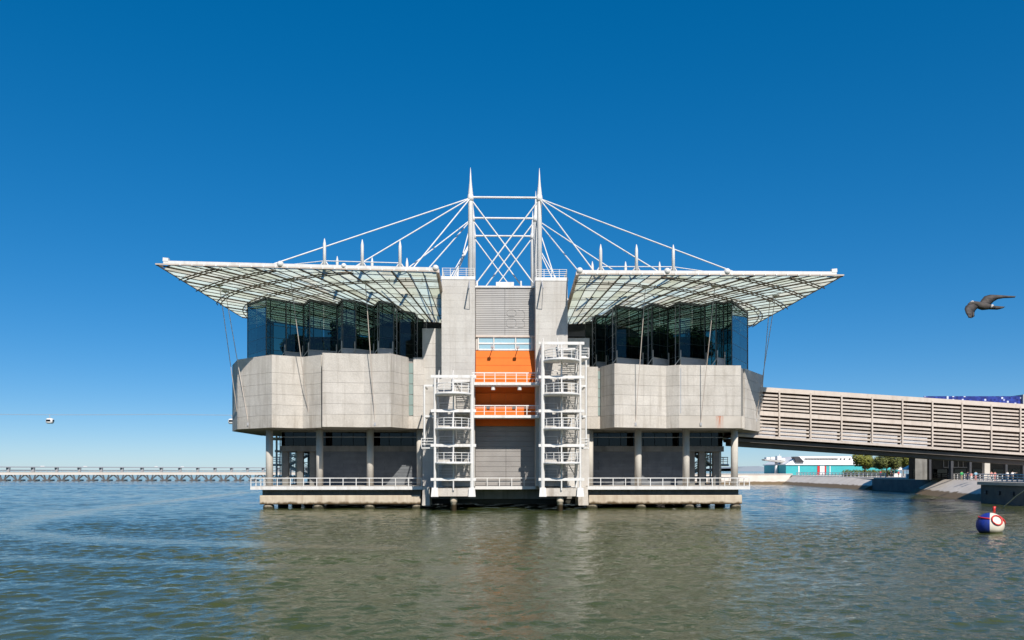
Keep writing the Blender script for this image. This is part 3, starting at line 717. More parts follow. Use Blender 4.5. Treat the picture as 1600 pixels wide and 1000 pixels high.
def build_canopy(c, label, rods, nodes_px, kings):
    t = thing("glass_canopy", label, "canopy", "glass roofs over the corner pods")
    n1 = 18; diag = math.atan2(c.Q, PD); angs = []
    for i in range(n1 + 1): angs.append(math.atan2(c.Q * i / n1, PD))
    for i in range(1, 13): angs.append(math.atan2(c.Q, PD * (1 - i / 12)))
    for k in range(len(angs) - 1):
        a0, a1 = angs[k] + .0012, angs[k + 1] - .0012
        for j in range(len(RING) - 1):
            r0, r1 = RING[j] + .03, RING[j + 1] - .03
            if r0 >= c.rmax(a0) - .05 and r0 >= c.rmax(a1) - .05: continue
            q = [c.pt(a0, r0), c.pt(a0, r1), c.pt(a1, r1), c.pt(a1, r0)]
            pts = []
            for p in q:
                if not pts or (Vector(p) - Vector(pts[-1])).length > .02: pts.append(p)
            if len(pts) > 2 and (Vector(pts[0]) - Vector(pts[-1])).length < .02: pts.pop()
            if len(pts) < 3: continue
            n = len(pts); m = MB(B)
            m.add([(x, y, z + .03) for x, y, z in pts] + [(x, y, z) for x, y, z in pts], [tuple(range(n)), tuple(range(n, 2 * n))[::-1]] + [(i, (i + 1) % n, n + (i + 1) % n, n + i) for i in range(n)])
            m.build("glass_pane", "frit_glass", t)
    inner = [c.pt(a, RING[0]) for a in angs[::2]]            # opaque piece by the tower
    m = MB(B); ce = (c.ui, VF + PD, c.z(c.ui, VF + PD)); P = [ce] + inner; n = len(P)
    m.add([(x, y, z + .1) for x, y, z in P] + [(x, y, z - .1) for x, y, z in P], [(0, i, i + 1) for i in range(1, n - 1)] + [(n, n + i + 1, n + i) for i in range(1, n - 1)] + [(i, n + i, n + (i + 1) % n, (i + 1) % n) for i in range(n)])
    m.build("roof_plate", "grey_steel", t)
    for k, a in enumerate(angs):                              # radial ribs
        main = k % 3 == 0
        rs = [r for r in RING if r < c.rmax(a) - .3] + [c.rmax(a) - .1]
        m = MB(B); w_, h_ = (.13, .17) if main else (.085, .085)
        for r0, r1 in zip(rs[:-1], rs[1:]): m.beam(c.pt(a, r0, -h_ / 2 - .02), c.pt(a, r1, -h_ / 2 - .02), w_, h_)
        m.build("rib", "rib_brown", t)
    for j, r in enumerate(RING):                              # ring purlins; the outer ones are double arched trusses
        seg = []
        fine = [angs[0] + (angs[-1] - angs[0]) * i / 48 for i in range(49)]
        cur = []
        for a in fine:
            if r < c.rmax(a) - .02: cur.append(a)
            elif cur: seg.append(cur); cur = []
        if cur: seg.append(cur)
        for sg in seg:
            if len(sg) < 2: continue
            m = MB(B)
            if j in (5, 6, 7, 8):
                tr = 0.08 if r < 34 else .095
                for rr, dz in ((r - .3, -.40), (r + .3, -.40)):
                    P = [c.pt(a, rr, dz) for a in sg]
                    if r > 34 or j == 5: m.tube(P, tr * .8, 6)
                for a in sg[::2]: m.tube([c.pt(a, r - .3, -.40), c.pt(a, r, -.1), c.pt(a, r + .3, -.40)], .035, 5)
                m.build("arch_truss", "rib_brown", t)
            else:
                P = [c.pt(a, r, -.08) for a in sg]; m.tube(P, .045, 5); m.build("purlin", "rib_brown", t)
    for dist in (1.6, 5.4, 9.0, 12.6):                        # thin purlins along the front edge
        P = []
        for i in range(25):
            u = c.ui + c.side * c.Q * i / 24 * .86; v = VF + dist; P.append((u, v, c.z(u, v) - .06))
        m = MB(B); m.tube(P, .03, 5); m.build("purlin", "rib_brown", t)
    # edges
    f0 = (c.ui, VF, c.z(c.ui, VF)); ue = c.ui + c.side * c.Q * .972; f1 = (ue, VF, c.z(ue, VF))
    m = MB(B); m.beam((f0[0], VF + .12, f0[2] + .22), (f1[0], VF + .12, f1[2] + .22), .42, .36); fb = m.build("edge_beam", "white_steel", t)
    m = MB(B); m.beam((f1[0] - c.side * .6, VF + .13, f1[2] + .50), (f1[0] + c.side * .05, VF + .13, f1[2] + .56), .5, .42); m.build("beam_end", "white_steel", fb)
    m = MB(B); m.beam((f0[0], VF - .02, f0[2] - .04), (c.ut, VF - .02, c.zt - .02), .12, .16); m.build("edge_trim", "cream_steel", t)
    for k, fr in enumerate((0.008, .335, .56)):
        u = c.ui + c.side * c.Q * fr; zz = c.z(u, VF) + .35; rr = .40 if k != 1 or c.side > 0 else .32
        m = MB(B); m.lathe((u, VF + .05), [(rr * math.sin(x), zz - rr * math.cos(x)) for x in [.05 + i * (math.pi - .1) / 8 for i in range(9)]], 14); m.build("beam_joint", "white_steel", fb, True)
    for i in range(22):
        u = c.ui + c.side * c.Q * (.03 + .042 * i); m = MB(B); zz = c.z(u, VF); m.box((u - .09, VF - .16, zz - .12), (u + .09, VF - .05, zz + .1)); m.build("bracket", "white_steel", fb)
    i0, i1 = (c.ui, VF, f0[2]), (c.ui, VF + PD * .75, c.z(c.ui, VF + PD * .75))
    m = MB(B); m.beam((i0[0], i0[1], i0[2] + .02), (i1[0], i1[1], i1[2] + .02), .36, .42); m.build("edge_beam", "cream_steel", t)
    m = MB(B); m.beam((c.ut, VF, c.zt), (c.ut, VF + PD, c.z(c.ut, VF + PD)), .10, .16); m.build("edge_trim", "rib_brown", t)
    # king posts on the roof
    tops = []
    for px in kings:
        for v in (VF + .7, VF + 9.0):
            u = U(px, VF + .7); zb_ = c.z(u, v) + .05; zt_ = c.z(u, VF) + 3.75
            m = MB(B); m.tube([(u, v, zb_), (u, v, zt_ - .7), (u, v, zt_)], [.21, .19, .04], 8); kp = m.build("king_post", "white_steel", t, True)
            m = MB(B); zz = zb_ + (1.15 if v < VF + 2 else 1.0)
            for dx, dy in ((-.85, .1), (.85, .1), (.0, .8)): m.tube([(u, v, zz), (u + dx, v + dy, c.z(u + dx, v + dy) + .03)], .085, 6)
            m.build("post_foot", "white_steel", kp); tops.append((u, v, zb_ + 1.05))
    fr = [p for p in tops if p[1] < VF + 2]; fr.sort(key=lambda p: abs(p[0] - c.ui))
    for p, q in zip(fr[:-1], fr[1:]): rod("tie_bar", "white_steel", t, p, q, .06, B)
    p = fr[-1]; uo = p[0] + c.side * 9.0; rod("tie_bar", "white_steel", t, p, (uo, VF + 1.5, c.z(uo, VF + 1.5) + .1), .05, B)
    # hanger rods down to the pod faces
    for (nx, ny, nv), (ax, ay, av) in rods:
        u = U(nx, nv); zt_ = c.z(u, nv) - .35; ua = U(ax, av); za = Zb(ay, ua, av)
        r_ = rod("hanger_rod", "cream_steel", t, (u, nv, zt_), (ua, av, za), .045, B)
        m = MB(B); m.lathe((u, nv), [(.1, zt_ - .2), (.5, zt_ - .02), (.5, zt_ + .12), (.2, zt_ + .2)], 12); m.build("rod_joint", "white_steel", r_, True)
        m = MB(B); m.box((ua - .13, av - .12, za - .35), (ua + .13, av + .1, za + .05)); m.build("rod_anchor", "grey_steel", r_)
    return t
build_canopy(canL, "wide fritted glass canopy over the left pod, its tip far left", [((454, 0, -3.6), (484, 661, 1.75)), ((571, 0, -3.9), (586, 661, -1.1)), ((352, 0, 4.5), (388, 661, 3.3)), ((343, 0, 1.0), (372, 655, 5.5))], None, (507, 566, 625))
build_canopy(canR, "wide fritted glass canopy over the right pod, its tip pointing at the bird", [((1008.5, 0, -3.6), (993, 661, -.6)), ((1117, 0, -3.6), (1095, 661, -.05)), ((1212, 0, 2.0), (1181, 655, 8.4)), ((1203, 0, 5.0), (1187, 655, 10.4))], None, (938.5, 994.5, 1052))

# glass walls of the two pods: pleated panes, mullions, guards
def glass_wall(c, chain, z0, guards):
    m = MB(B); pl = [(U(e[0], e[-1]), e[1]) for e in chain]
    mw = [(u, v, z0, c.z(u, v) - .62) for u, v in pl]
    for u, v, a, b in mw: m.tube([(u, v, a), (u, v, b)], .07, 6)
    for (u0, v0, a0, b0), (u1, v1, a1, b1) in zip(mw[:-1], mw[1:]):
        m.beam((u0, v0, b0 + .12), (u1, v1, b1 + .12), .22, .3)
        for k in range(1, 5): m.beam((u0, v0 + .05, a0 + (b0 - a0) * k / 5), (u1, v1 + .05, a1 + (b1 - a1) * k / 5), .05, .06)
    wall = m.build("glass_wall", "mullion", bld)
    for i in range(len(mw) - 1):
        (u0, v0, a0, b0), (u1, v1, a1, b1) = mw[i], mw[i + 1]; ln = math.hypot(u1 - u0, v1 - v0)
        nx = 2 if ln > 3.0 else 1
        for s in range(nx):
            x0, x1 = s / nx, (s + 1) / nx
            def P(x, k): return (u0 + (u1 - u0) * x, v0 + (v1 - v0) * x, (a0 + (b0 - a0) * k / 5) * (1 - x) + (a1 + (b1 - a1) * k / 5) * x)
            e = .02 / ln
            for k in range(5):
                q = [P(x0 + e, k + .01), P(x1 - e, k + .01), P(x1 - e, k + .99), P(x0 + e, k + .99)]
                m = MB(B); m.hull8([q[0], q[1], (q[1][0], q[1][1] + .04, q[1][2]), (q[0][0], q[0][1] + .04, q[0][2])], [q[3], q[2], (q[2][0], q[2][1] + .04, q[2][2]), (q[3][0], q[3][1] + .04, q[3][2])]); m.build("glass_pane", "glass_wall", wall)
        # steel truss post behind each fold
        if i > 0:
            ui, vi = u1, v1 + .9; m = MB(B)
            for d in (-.32, .32): m.tube([(ui + d, vi, a1), (ui + d, vi, b1 + .2)], .07, 6)
            nn = 9
            for k in range(nn):
                za, zb_ = a1 + (b1 - a1) * k / nn, a1 + (b1 - a1) * (k + 1) / nn; s_ = 1 if k % 2 else -1
                m.tube([(ui - .32 * s_, vi, za), (ui + .32 * s_, vi, zb_)], .035, 5)
            m.build("truss_post", "grey_screen", wall)
    for i in guards:                                           # grey screens with struts at the foot of the glass
        (u0, v0), (u1, v1) = pl[i], pl[i + 1]; d = -.75
        m = MB(B); m.hull8([(u0, v0 + d, z0 + .35), (u1, v1 + d, z0 + .35), (u1, v1 + d + .05, z0 + .35), (u0, v0 + d + .05, z0 + .35)], [(u0, v0 + d, z0 + 1.45), (u1, v1 + d, z0 + 1.45), (u1, v1 + d + .05, z0 + 1.45), (u0, v0 + d + .05, z0 + 1.45)])
        g = m.build("guard_screen", "grey_screen", wall)
        bar("guard_rail", "soffit_grey", g, (u0, v0 + d - .03, z0 + 1.5), (u1, v1 + d - .03, z0 + 1.5), .09, .09, B)
        for (u, v) in ((u0, v0), (u1, v1)):
            rod("guard_post", "soffit_grey", g, (u, v + d - .06, z0 + .2), (u, v + d - .06, z0 + 2.5), .065, B)
            rod("guard_strut", "soffit_grey", g, (u - .9, v + d - .06, z0 + .3), (u, v + d - .06, z0 + 1.5), .05, B)
    return wall
glass_wall(canL, [(387, 26, 12), (387, 12), (416, 6.2), (447.5, 7.4), (475, 8.6), (484, 5.6), (527.5, 7.2), (535.5, 4.2), (556, 4.6), (585, 6.6), (592.5, 3.9), (615, 4.6), (624.5, 7.6), (647.5, 8.2), (652, 10.8), (662, 11.2)], 19.7, (3, 5, 7, 8, 10))
glass_wall(canR, [(914.5, 11.5), (926.5, 11.2), (930.5, 8.2), (946, 8.8), (962.5, 4.0), (1003, 6.2), (1018.5, 3.6), (1043, 6.2), (1061.5, 3.4), (1101, 5.8), (1118.5, 3.6), (1130, 5.0), (1143.5, 3.8), (1168, 12), (1168, 26, 12)], 18.55, (2, 4, 6, 8, 10))

# ================================================================== MASTS
mast = thing("mast_frame", "white masts with cross bars and stay cables above the building centre", "mast")
D1 = 114.0; vm = [5.6, 5.6 + 9.35, 5.6 + 18.7]
mu = (U(735.2, vm[0]), U(842.8, vm[0])); zt = Zb(262, 0, vm[0]); zj = Zb(308.5, 0, vm[0]); zbase = 29.2
for v in vm:
    for s, u in enumerate(mu):
        m = MB(B); m.tube([(u, v, zbase), (u, v, zj + .6), (u, v, zj + 1.6), (u, v, zt - 1.6), (u, v, zt)], [.37, .33, .21, .13, .02], 12); mo = m.build("mast", "white_steel", mast, True)
        m = MB(B); m.lathe((u, v), [(.40, zj - .5), (.44, zj - .1), (.38, zj + .3), (.22, zj + .6)], 12); m.build("mast_collar", "white_steel", mo, True)
        m = MB(B); m.box((u - .75, v - .7, zbase - .4), (u + .75, v + .7, zbase + .25)); m.build("mast_foot", "white_steel", mo)
    rod("cross_bar", "white_steel", mast, (mu[0], v, zj), (mu[1], v, zj), .15, B)
    zl = zj - 14.2 * .9
    rod("brace", "white_steel", mast, (mu[0], v, zj - .2), (mu[1], v, zl), .095, B); rod("brace", "white_steel", mast, (mu[1], v, zj - .2), (mu[0], v, zl), .095, B)
for c, s, ends in ((canL, 0, ([(412, VF + 1), (534, VF + 3), (641, VF + 1)], [(596, VF + 8), (664, VF + 1.2), (700, 8)], [(668, 12), (676, 12), (684, 10)])),
                   (canR, 1, ([(1160, VF + 1), (1050, VF + 3), (932, VF + 1)], [(1010, VF + 8), (909, VF + 1.2), (884, 8)], [(905, 12), (893, 12), (890, 10)]))):
    for v, es in zip(vm, ends):
        for px, ve in es:
            u = U(px, ve); z = min(c.z(u, ve) + .2, 31)
            rod("stay_cable", "white_steel", mast, (mu[s], v, zj - .1), (u, ve, z), .085, B)

# ================================================================== STAIR TOWERS
def stair_tower(label, tf, a0, a1, bf, bb, levels, foot, annex, group, low=None):
    """a: sideways, b: outward; levels: heights of the ring beams from the bottom up"""
    t = thing("stair_tower", label, "stairs", group); am = (a0 + a1) / 2
    for a, r in ((a0, .26 if low == 2 else .16), (a1, .26 if low == 1 else .16)):
        rod("post", "white_steel", t, (a, bf, foot), (a, bf, levels[-1] + .1), r, tf); rod("post", "white_steel", t, (a, bb, foot), (a, bb, levels[-1] + .1), .17, tf)
    rod("post", "white_steel", t, (am, bf + .1, foot), (am, bf + .1, levels[-1]), .09, tf)
    for z in levels:
        bar("ring_beam", "white_steel", t, (a0 - .5, bf + .02, z), (a1 + .5, bf + .02, z), .30, .34, tf)
        bar("ring_beam", "white_steel", t, (a0, bb, z), (a1, bb, z), .25, .3, tf)
        for a in (a0, a1): bar("ring_beam", "white_steel", t, (a, bb, z), (a, bf, z), .22, .3, tf)
    def rail(name, P, z, par):
        m = MB(tf)
        for hh, r in ((1.12, .055), (.78, .03), (.45, .03)): m.tube([(x, y, z + hh) for x, y in P], r, 6)
        for x, y in P[::2]: m.tube([(x, y, z), (x, y, z + 1.12)], .05, 6)
        m.build(name, "white_steel", par)
    for i in range(len(levels) - 1):
        z0, z1 = levels[i] + .15, levels[i + 1] + .15; zm = (levels[i] + levels[i + 1]) / 2 + .02
        # floor landing at the back, curved half landing at the front
        m = MB(tf); m.box((a0 + .1, bb + .05, z0 - .2), (a1 - .1, bb + 1.1, z0)); lo = m.build("landing", "soffit_grey", t)
        rail("railing", [(a0 + .2, bb + 1.05), ((a0 + am) / 2, bb + 1.05), (am - .2, bb + 1.05)], z0, lo)
        arc = [(am + (a1 - a0) * .47 * math.cos(x), bf - .55 + 2.7 * math.sin(x)) for x in [math.pi * k / 12 for k in range(13)]]
        poly = arc + [(arc[-1][0], bf - 1.0), (arc[0][0], bf - 1.0)]
        m = MB(tf); m.prism(poly[::-1], zm - .22, zm - .02); la = m.build("half_landing", "white_steel", t)
        m = MB(tf); m.tube([(x, y, zm - .12) for x, y in arc], .17, 8); m.build("landing_edge", "white_steel", la, True)
        rail("railing", arc, zm, la)
        bs0, bs1 = bb + 1.1, bf - 1.0
        # open flight on one side
        f = bar("flight", "white_steel", t, (a1 - .35, bs0, z0 - .1), (a1 - .35, bs1, zm - .1), .08, .34, tf)
        bar("stringer", "white_steel", f, (am + .25, bs0, z0 - .1), (am + .25, bs1, zm - .1), .08, .34, tf)
        for k in range(9):
            q = (k + .5) / 9; b_ = bs0 + (bs1 - bs0) * q; z = z0 + (zm - z0) * (k + 1) / 10; bar("tread", "white_steel", f, (am + .28, b_, z), (a1 - .38, b_, z), .32, .07, tf)
        for aa in (a1 - .3, am + .22):
            m = MB(tf)
            for hh, r in ((1.05, .05), (.7, .028), (.38, .028)): m.tube([(aa, bs0, z0 + hh), (aa, bs1, zm + hh)], r, 6)
            for k in range(5): m.tube([(aa, bs0 + (bs1 - bs0) * k / 4, z0 + (zm - z0) * k / 4), (aa, bs0 + (bs1 - bs0) * k / 4, z0 + (zm - z0) * k / 4 + 1.05)], .04, 5)
            m.build("railing", "white_steel", f)
        # closed flight on the other
        m = MB(tf); m.hull8([(a0 + .3, bs1, zm - .28), (am - .22, bs1, zm - .28), (am - .22, bs0, z1 - .28), (a0 + .3, bs0, z1 - .28)], [(a0 + .3, bs1, zm - .02), (am - .22, bs1, zm - .02), (am - .22, bs0, z1 - .02), (a0 + .3, bs0, z1 - .02)])
        f = m.build("flight", "soffit_grey", t)
        for aa in (a0 + .28, am - .2):
            m = MB(tf)
            for hh, r in ((1.05, .05), (.7, .028), (.38, .028)): m.tube([(aa, bs1, zm + hh), (aa, bs0, z1 + hh)], r, 6)
            for k in range(5): m.tube([(aa, bs1 + (bs0 - bs1) * k / 4, zm + (z1 - zm) * k / 4), (aa, bs1 + (bs0 - bs1) * k / 4, zm + (z1 - zm) * k / 4 + 1.05)], .04, 5)
            m.build("railing", "white_steel", f)
        rod("diagonal", "soffit_grey", t, (a0, bb, z0), (am, bb, z1), .06, tf); rod("diagonal", "soffit_grey", t, (a1, bb, z0), (am, bb, z1), .06, tf)
        for aa in (a0, a1): rod("diagonal", "white_steel", t, (aa, bb, z0), (aa, bf, z1), .06, tf)
        for k in range(6):                           # open bars across the back and flank
            zz = z0 + .35 + k * .62; rod("back_bar", "soffit_grey", t, (am + .1, bb + .02, zz), (a1 - .1, bb + .02, zz), .04, tf)
            if k % 2: rod("side_bar", "white_steel", t, (a0, bb + .3, zz), (a0, bf - .2, zz), .035, tf); rod("side_bar", "white_steel", t, (a1, bb + .3, zz), (a1, bf - .2, zz), .035, tf)
    if annex:
        ax, lv, boxes = annex; rod("post", "white_steel", t, (ax, bf - .6, lv[0]), (ax, bf - .6, lv[-1]), .12, tf)
        near = a0 if abs(ax - a0) < abs(ax - a1) else a1
        for z in lv[1:]: bar("side_beam", "white_steel", t, (ax, bf - .6, z), (near, bf - .6, z), .2, .24, tf); bar("side_beam", "white_steel", t, (ax, bf - .6, z), (ax, bb, z), .15, .2, tf)
        for z in boxes:
            m = MB(tf); e0_, e1_ = sorted((ax - .1 * (1 if ax > near else -1) * -1, near))
            m.box((min(ax, near) - .35, bf - 3.2, z - .14), (max(ax, near) + .35, bf - .3, z)); pf = m.build("side_platform", "white_steel", t)
            m = MB(tf); x0, x1 = min(ax, near) - .33, max(ax, near) + .33
            for hh in (.4, .75, 1.1): m.tube([(x0, bf - .33, z + hh), (x1, bf - .33, z + hh)], .045, 6); m.tube([(x0 if ax < near else x1, bf - .33, z + hh), (x0 if ax < near else x1, bf - 3.1, z + hh)], .045, 6)
            for x in (x0, x1): m.tube([(x, bf - .33, z), (x, bf - .33, z + 1.12)], .06, 6)
            m.build("railing", "white_steel", pf)
    return t
FR = lambda a, b, z: B(a, -b, z)
vS = -6.2
def zs_(py): return Zb(py, 0, vS)
lvL = [zs_(749), zs_(696), zs_(642), zs_(588.5)]; lvR = lvL[:3] + [zs_(589), zs_(536)]
footz = zs_(766)
stair_tower("white steel stair tower with curved landings left of the orange panel", FR, U(679.5, vS), U(737.5, vS), -vS, 1.25, lvL, footz, (U(662.5, vS), [zs_(697), zs_(650), zs_(602)], [zs_(699)]), "stair towers at the centre", 1)
stair_tower("taller white steel stair tower with curved landings right of the orange panel", FR, U(848, vS), U(906.5, vS), -vS, 1.25, lvR, footz, (U(916.5, vS), [zs_(697), zs_(650), zs_(602), zs_(556)], [zs_(699), zs_(557)]), "stair towers at the centre", 2)
for p0, p1 in ((676, 742), (843, 912)):
    q = thing("stair_footing", "pale concrete stair footing on a round pile, %s of the centre" % ("left" if p0 < 700 else "right"), "footing")
    a, b = U(p0 + 6, vS), U(p1 - 7, vS)
    m = MB(B); m.box((a, vS + .1, Zb(775.5, 0, vS)), (b, .9, Zb(763, 0, vS))); m.build("block", "concrete_smooth", q)
    for px in (679.5, 737.5) if p0 < 700 else (848, 906.5):
        u = U(px, vS); m = MB(B); m.hull8([(u - .45, vS - .4, Zb(776, 0, vS)), (u + .45, vS - .4, Zb(776, 0, vS)), (u + .45, vS + .4, Zb(776, 0, vS)), (u - .45, vS + .4, Zb(776, 0, vS))], [(u - .35, vS - .3, Zb(762, 0, vS)), (u + .35, vS - .3, Zb(762, 0, vS)), (u + .35, vS + .3, Zb(762, 0, vS)), (u - .35, vS + .3, Zb(762, 0, vS))])
        m.build("post_base", "white_steel", q)
    u = U(709 if p0 < 700 else 875, vS + 1); m = MB(B); m.lathe((u, vS + .9), [(.36, -2.5), (.36, 1.0), (.44, 1.05), (.44, 1.45), (.3, 1.62)], 16); m.build("pile", "fender_tide", q, True)
# stairs on the two flanks, seen through the colonnade
LF = lambda a, b, z: B(U(421, 4.3) - b + .2, 27 - a, z)
RF = lambda a, b, z: B(U(1147.5, 4.3) + b - .2, 27 + a, z)
stair_tower("shaded steel stair tower on the left flank behind the colonnade", LF, -2.6, 2.6, 4.4, -2.0, lvL[:3], ZD - .3, (-4.2, [3.3, lvL[1], lvL[2]], [7.3]), "stair towers on the flanks")
stair_tower("sunlit white stair tower on the right flank behind the colonnade", RF, -2.6, 2.6, 3.6, -2.0, lvL[:3], ZD - .3, (-4.2, [3.3, lvL[1], lvL[2]], [7.3]), "stair towers on the flanks")

# ================================================================== FOOTBRIDGE
fbr = thing("footbridge", "long sloping two-level footbridge with cream slatted sides, joining the building", "bridge")
def fb(px_like, Y, py): return (W(px_like, Y), Y, Zw(py, Y))
A0 = Vector((W(1150, 118.4), 118.4, 0)); A1 = Vector((W(1600, 124.5), 124.5, 0)); dirv = (A1 - A0); LEN0 = dirv.length; dirv.normalize(); nrm = Vector((-dirv.y, dirv.x, 0))
zT0, zB0 = Zw(602.3, 118.4), Zw(681.5, 118.4); zT1, zB1 = Zw(631.5, 124.5), Zw(711, 124.5)
sT = (zT1 - zT0) / LEN0; sB = (zB1 - zB0) / LEN0
def FBp(s, d, k): # along, depth across, height fraction 0 (bottom chord) .. 1 (top chord)
    p = A0 + dirv * s + nrm * d; zb_ = zB0 + sB * s; zt_ = zT0 + sT * s; return Vector((p.x, p.y, zb_ + (zt_ - zb_) * k))
TOT = LEN0 + 22; WID = 5.2
def fbeam(name, mat, s0, s1, d, k, w_, h_, parent=fbr): return bar(name, mat, parent, FBp(s0, d, k), FBp(s1, d, k), w_, h_, ID)
posts = []
sA = (W(1217, 119.3) - A0.x) / dirv.x; bay = 4.75
n0 = -1
edges = [0.0]
s = sA
while s < TOT: edges.append(s); s += bay
edges.append(TOT)
for d, side in ((0, 0), (WID, 1)):
    fbeam("chord", "cream_steel", 0, TOT, d, .955, .34, .66); fbeam("chord", "cream_steel", 0, TOT, d, .485, .3, .62); fbeam("chord", "cream_steel", 0, TOT, d, .02, .42, .36)
    for s in edges[1:-1]:
        p, q = FBp(s, d, .03), FBp(s, d, .95); bar("post", "cream_steel", fbr, p + nrm * (-.12 if side == 0 else .12), q + nrm * (-.12 if side == 0 else .12), .24, .2)
    ks = [.5775 + .0685 * i for i in range(5)] + [.102 + .0705 * i for i in range(5)]
    for e0_, e1_ in zip(edges[:-1], edges[1:]):
        if e0_ < 2.2 and side == 1: pass
        for k in ks: fbeam("slat", "cream_steel", e0_ + .06, e1_ - .06, d + (.05 if side == 0 else -.05), k, .06, .265)
def deckbox(name, mat, k0, h_, d0=.25, d1=WID - .25):
    m = MB(); P = []
    for s in (0, TOT):
        for d in (d0, d1):
            p = FBp(s, d, k0); P.append(p)
    a, b, c, d_ = P
    up = Vector((0, 0, h_)); m.addw([a, b, d_, c, a + up, b + up, d_ + up, c + up], [(0, 3, 2, 1), (4, 5, 6, 7), (0, 1, 5, 4), (1, 2, 6, 5), (2, 3, 7, 6), (3, 0, 4, 7)])
    return m.build(name, mat, fbr)
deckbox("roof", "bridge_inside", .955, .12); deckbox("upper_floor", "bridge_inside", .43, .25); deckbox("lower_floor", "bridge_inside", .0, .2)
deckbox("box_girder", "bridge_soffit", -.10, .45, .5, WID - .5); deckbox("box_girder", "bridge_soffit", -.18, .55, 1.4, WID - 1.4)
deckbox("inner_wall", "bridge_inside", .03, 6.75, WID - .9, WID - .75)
for e0_, e1_ in list(zip(edges[:-1], edges[1:]))[:6]:  # pale panels added for the brighter look inside the lower level
    m = MB(); a, b = FBp(e0_ + .2, .7, .04), FBp(e1_ - .2, .7, .04); up = Vector((0, 0, 1.6)); th = nrm * .05
    m.addw([a, b, b + th, a + th, a + up, b + up, b + up + th, a + up + th], [(0, 3, 2, 1), (4, 5, 6, 7), (0, 1, 5, 4), (1, 2, 6, 5), (2, 3, 7, 6), (3, 0, 4, 7)]); m.build("pale_panel", "pale_blue_grey", fbr)
for s in (LEN0 + 8,):
    m = MB(); p = FBp(s, WID / 2, 0); m.box((p.x - .6, p.y - 1.6, TZ), (p.x + .6, p.y + 1.6, p.z - .9)); m.build("pier", "concrete_column", fbr)

# ================================================================== RIGHT BANK BUILDINGS
tb = thing("ticket_building", "dark blue tiled building with shaded glazed ground floor behind the footbridge", "building")
YB = 168.0; x0 = W(1443, YB); x1 = x0 + 70; zt = Zw(619, YB)
m = MB(); m.prism([(x0, YB), (x1, YB), (x1, YB + 34), (x0 * (YB + 34) / YB, YB + 34)], 10.6, zt); m.build("upper_storey", "blue_tile", tb)
m = MB(); m.prism([(W(1596, YB), YB - .6), (W(1596, YB) + 6, YB - .6), (W(1596, YB) + 6, YB + 4), (W(1596, YB), YB + 4)], 10.6, zt + .3); m.build("parapet_block", "concrete_tower", tb)
m = MB(); m.prism([(x0 - .6, YB - .4), (x1, YB - .4), (x1, YB + 34), ((x0 - .6) * (YB + 34) / YB, YB + 34)], 10.0, 10.58); m.build("soffit", "concrete_grey", tb)
xg = W(1430, YB); m = MB(); m.prism([(xg, YB), (xg + 2.4, YB), (xg + 2.9, YB + 5), (xg * (YB + 5) / YB, YB + 5)], TZ, 9.98); m.build("side_wall", "concrete_grey", tb)
m = MB(); m.prism([(xg + 2.5, YB + 8), (x1, YB + 8), (x1, YB + 30), ((xg + 2.5) * (YB + 30) / YB, YB + 30)], TZ, 9.98); gw = m.build("ground_storey", "interior", tb)
for px in (1452, 1486, 1515, 1541, 1571, 1598):
    p = W(px, YB + 1); m = MB(); wd = .55 if px in (1541,) else .22
    m.box((p - wd, YB + .6, TZ), (p + wd, YB + 1.5, 9.98)); m.build("column", "concrete_column" if px == 1541 else "dark_steel", tb)
xa, xb = W(1474, YB + 8), W(1512, YB + 8)
for i in range(6):
    x = xa + (xb - xa) * i / 5; bar("window_frame", "soffit_grey", gw, (x, YB + 7.9, 5.6), (x, YB + 7.9, 7.6), .12, .1)
for z in (5.6, 7.6): bar("window_frame", "soffit_grey", gw, (xa, YB + 7.9, z), (xb, YB + 7.9, z), .22, .12)
for i in range(14):
    x = xg + 3.4 + i * 4.2; m = MB(); m.box((x, YB + 7.86, TZ + .15), (x + 3.7, YB + 7.92, 5.2)); m.build("window_pane", "glass_far", gw)

tm = thing("terminal_building", "long white low building with sloping ends and a dark window strip in the distance", "building")
YT = 335.0
m = MB(); zA, zBt = Zw(713, YT), Zw(726, YT); X = lambda px: W(px, YT)
m.hull8([(X(1228), YT, zBt), (X(1340), YT, zBt), (X(1340), YT + 30, zBt), (X(1228), YT + 30, zBt)], [(X(1249), YT + 1, zA), (X(1331), YT + 1, zA), (X(1331), YT + 29, zA), (X(1249), YT + 29, zA)]); m.build("roof", "white_paint", tm)
m = MB(); m.prism([(X(1227), YT - .5), (X(1405), YT - .5), (X(1405), YT + 30), (X(1227), YT + 30)], Zw(726.5, YT) - .0, Zw(725.2, YT)); m.build("eave", "white_paint", tm)
m = MB(); m.prism([(X(1228), YT), (X(1404), YT), (X(1404), YT + 29), (X(1228), YT + 29)], TZ, Zw(726.6, YT)); wl = m.build("wall", "teal_paint", tm)
for i in range(22):
    x = X(1258) + i * (X(1308) - X(1258)) / 21; m = MB(); m.box((x, YT - .05 + .35, Zw(718, YT)), (x + .42, YT + .62, Zw(716, YT))); m.build("window", "dark_steel", tm)
for px in (1313, 1319, 1327): m = MB(); x = X(px); m.box((x, YT + .3, Zw(718, YT)), (x + .7, YT + .62, Zw(716, YT))); m.build("window", "dark_steel", tm)
m = MB(); m.hull8([(X(1243), YT - .7, Zw(722, YT)), (X(1256), YT - .7, Zw(722, YT)), (X(1256), YT + 3, Zw(722, YT)), (X(1243), YT + 3, Zw(722, YT))], [(X(1240), YT - .7, Zw(713.5, YT)), (X(1248), YT - .7, Zw(713.5, YT)), (X(1248), YT + 3, Zw(713.5, YT)), (X(1240), YT + 3, Zw(713.5, YT))]); m.build("tail_fin", "dark_steel", tm)
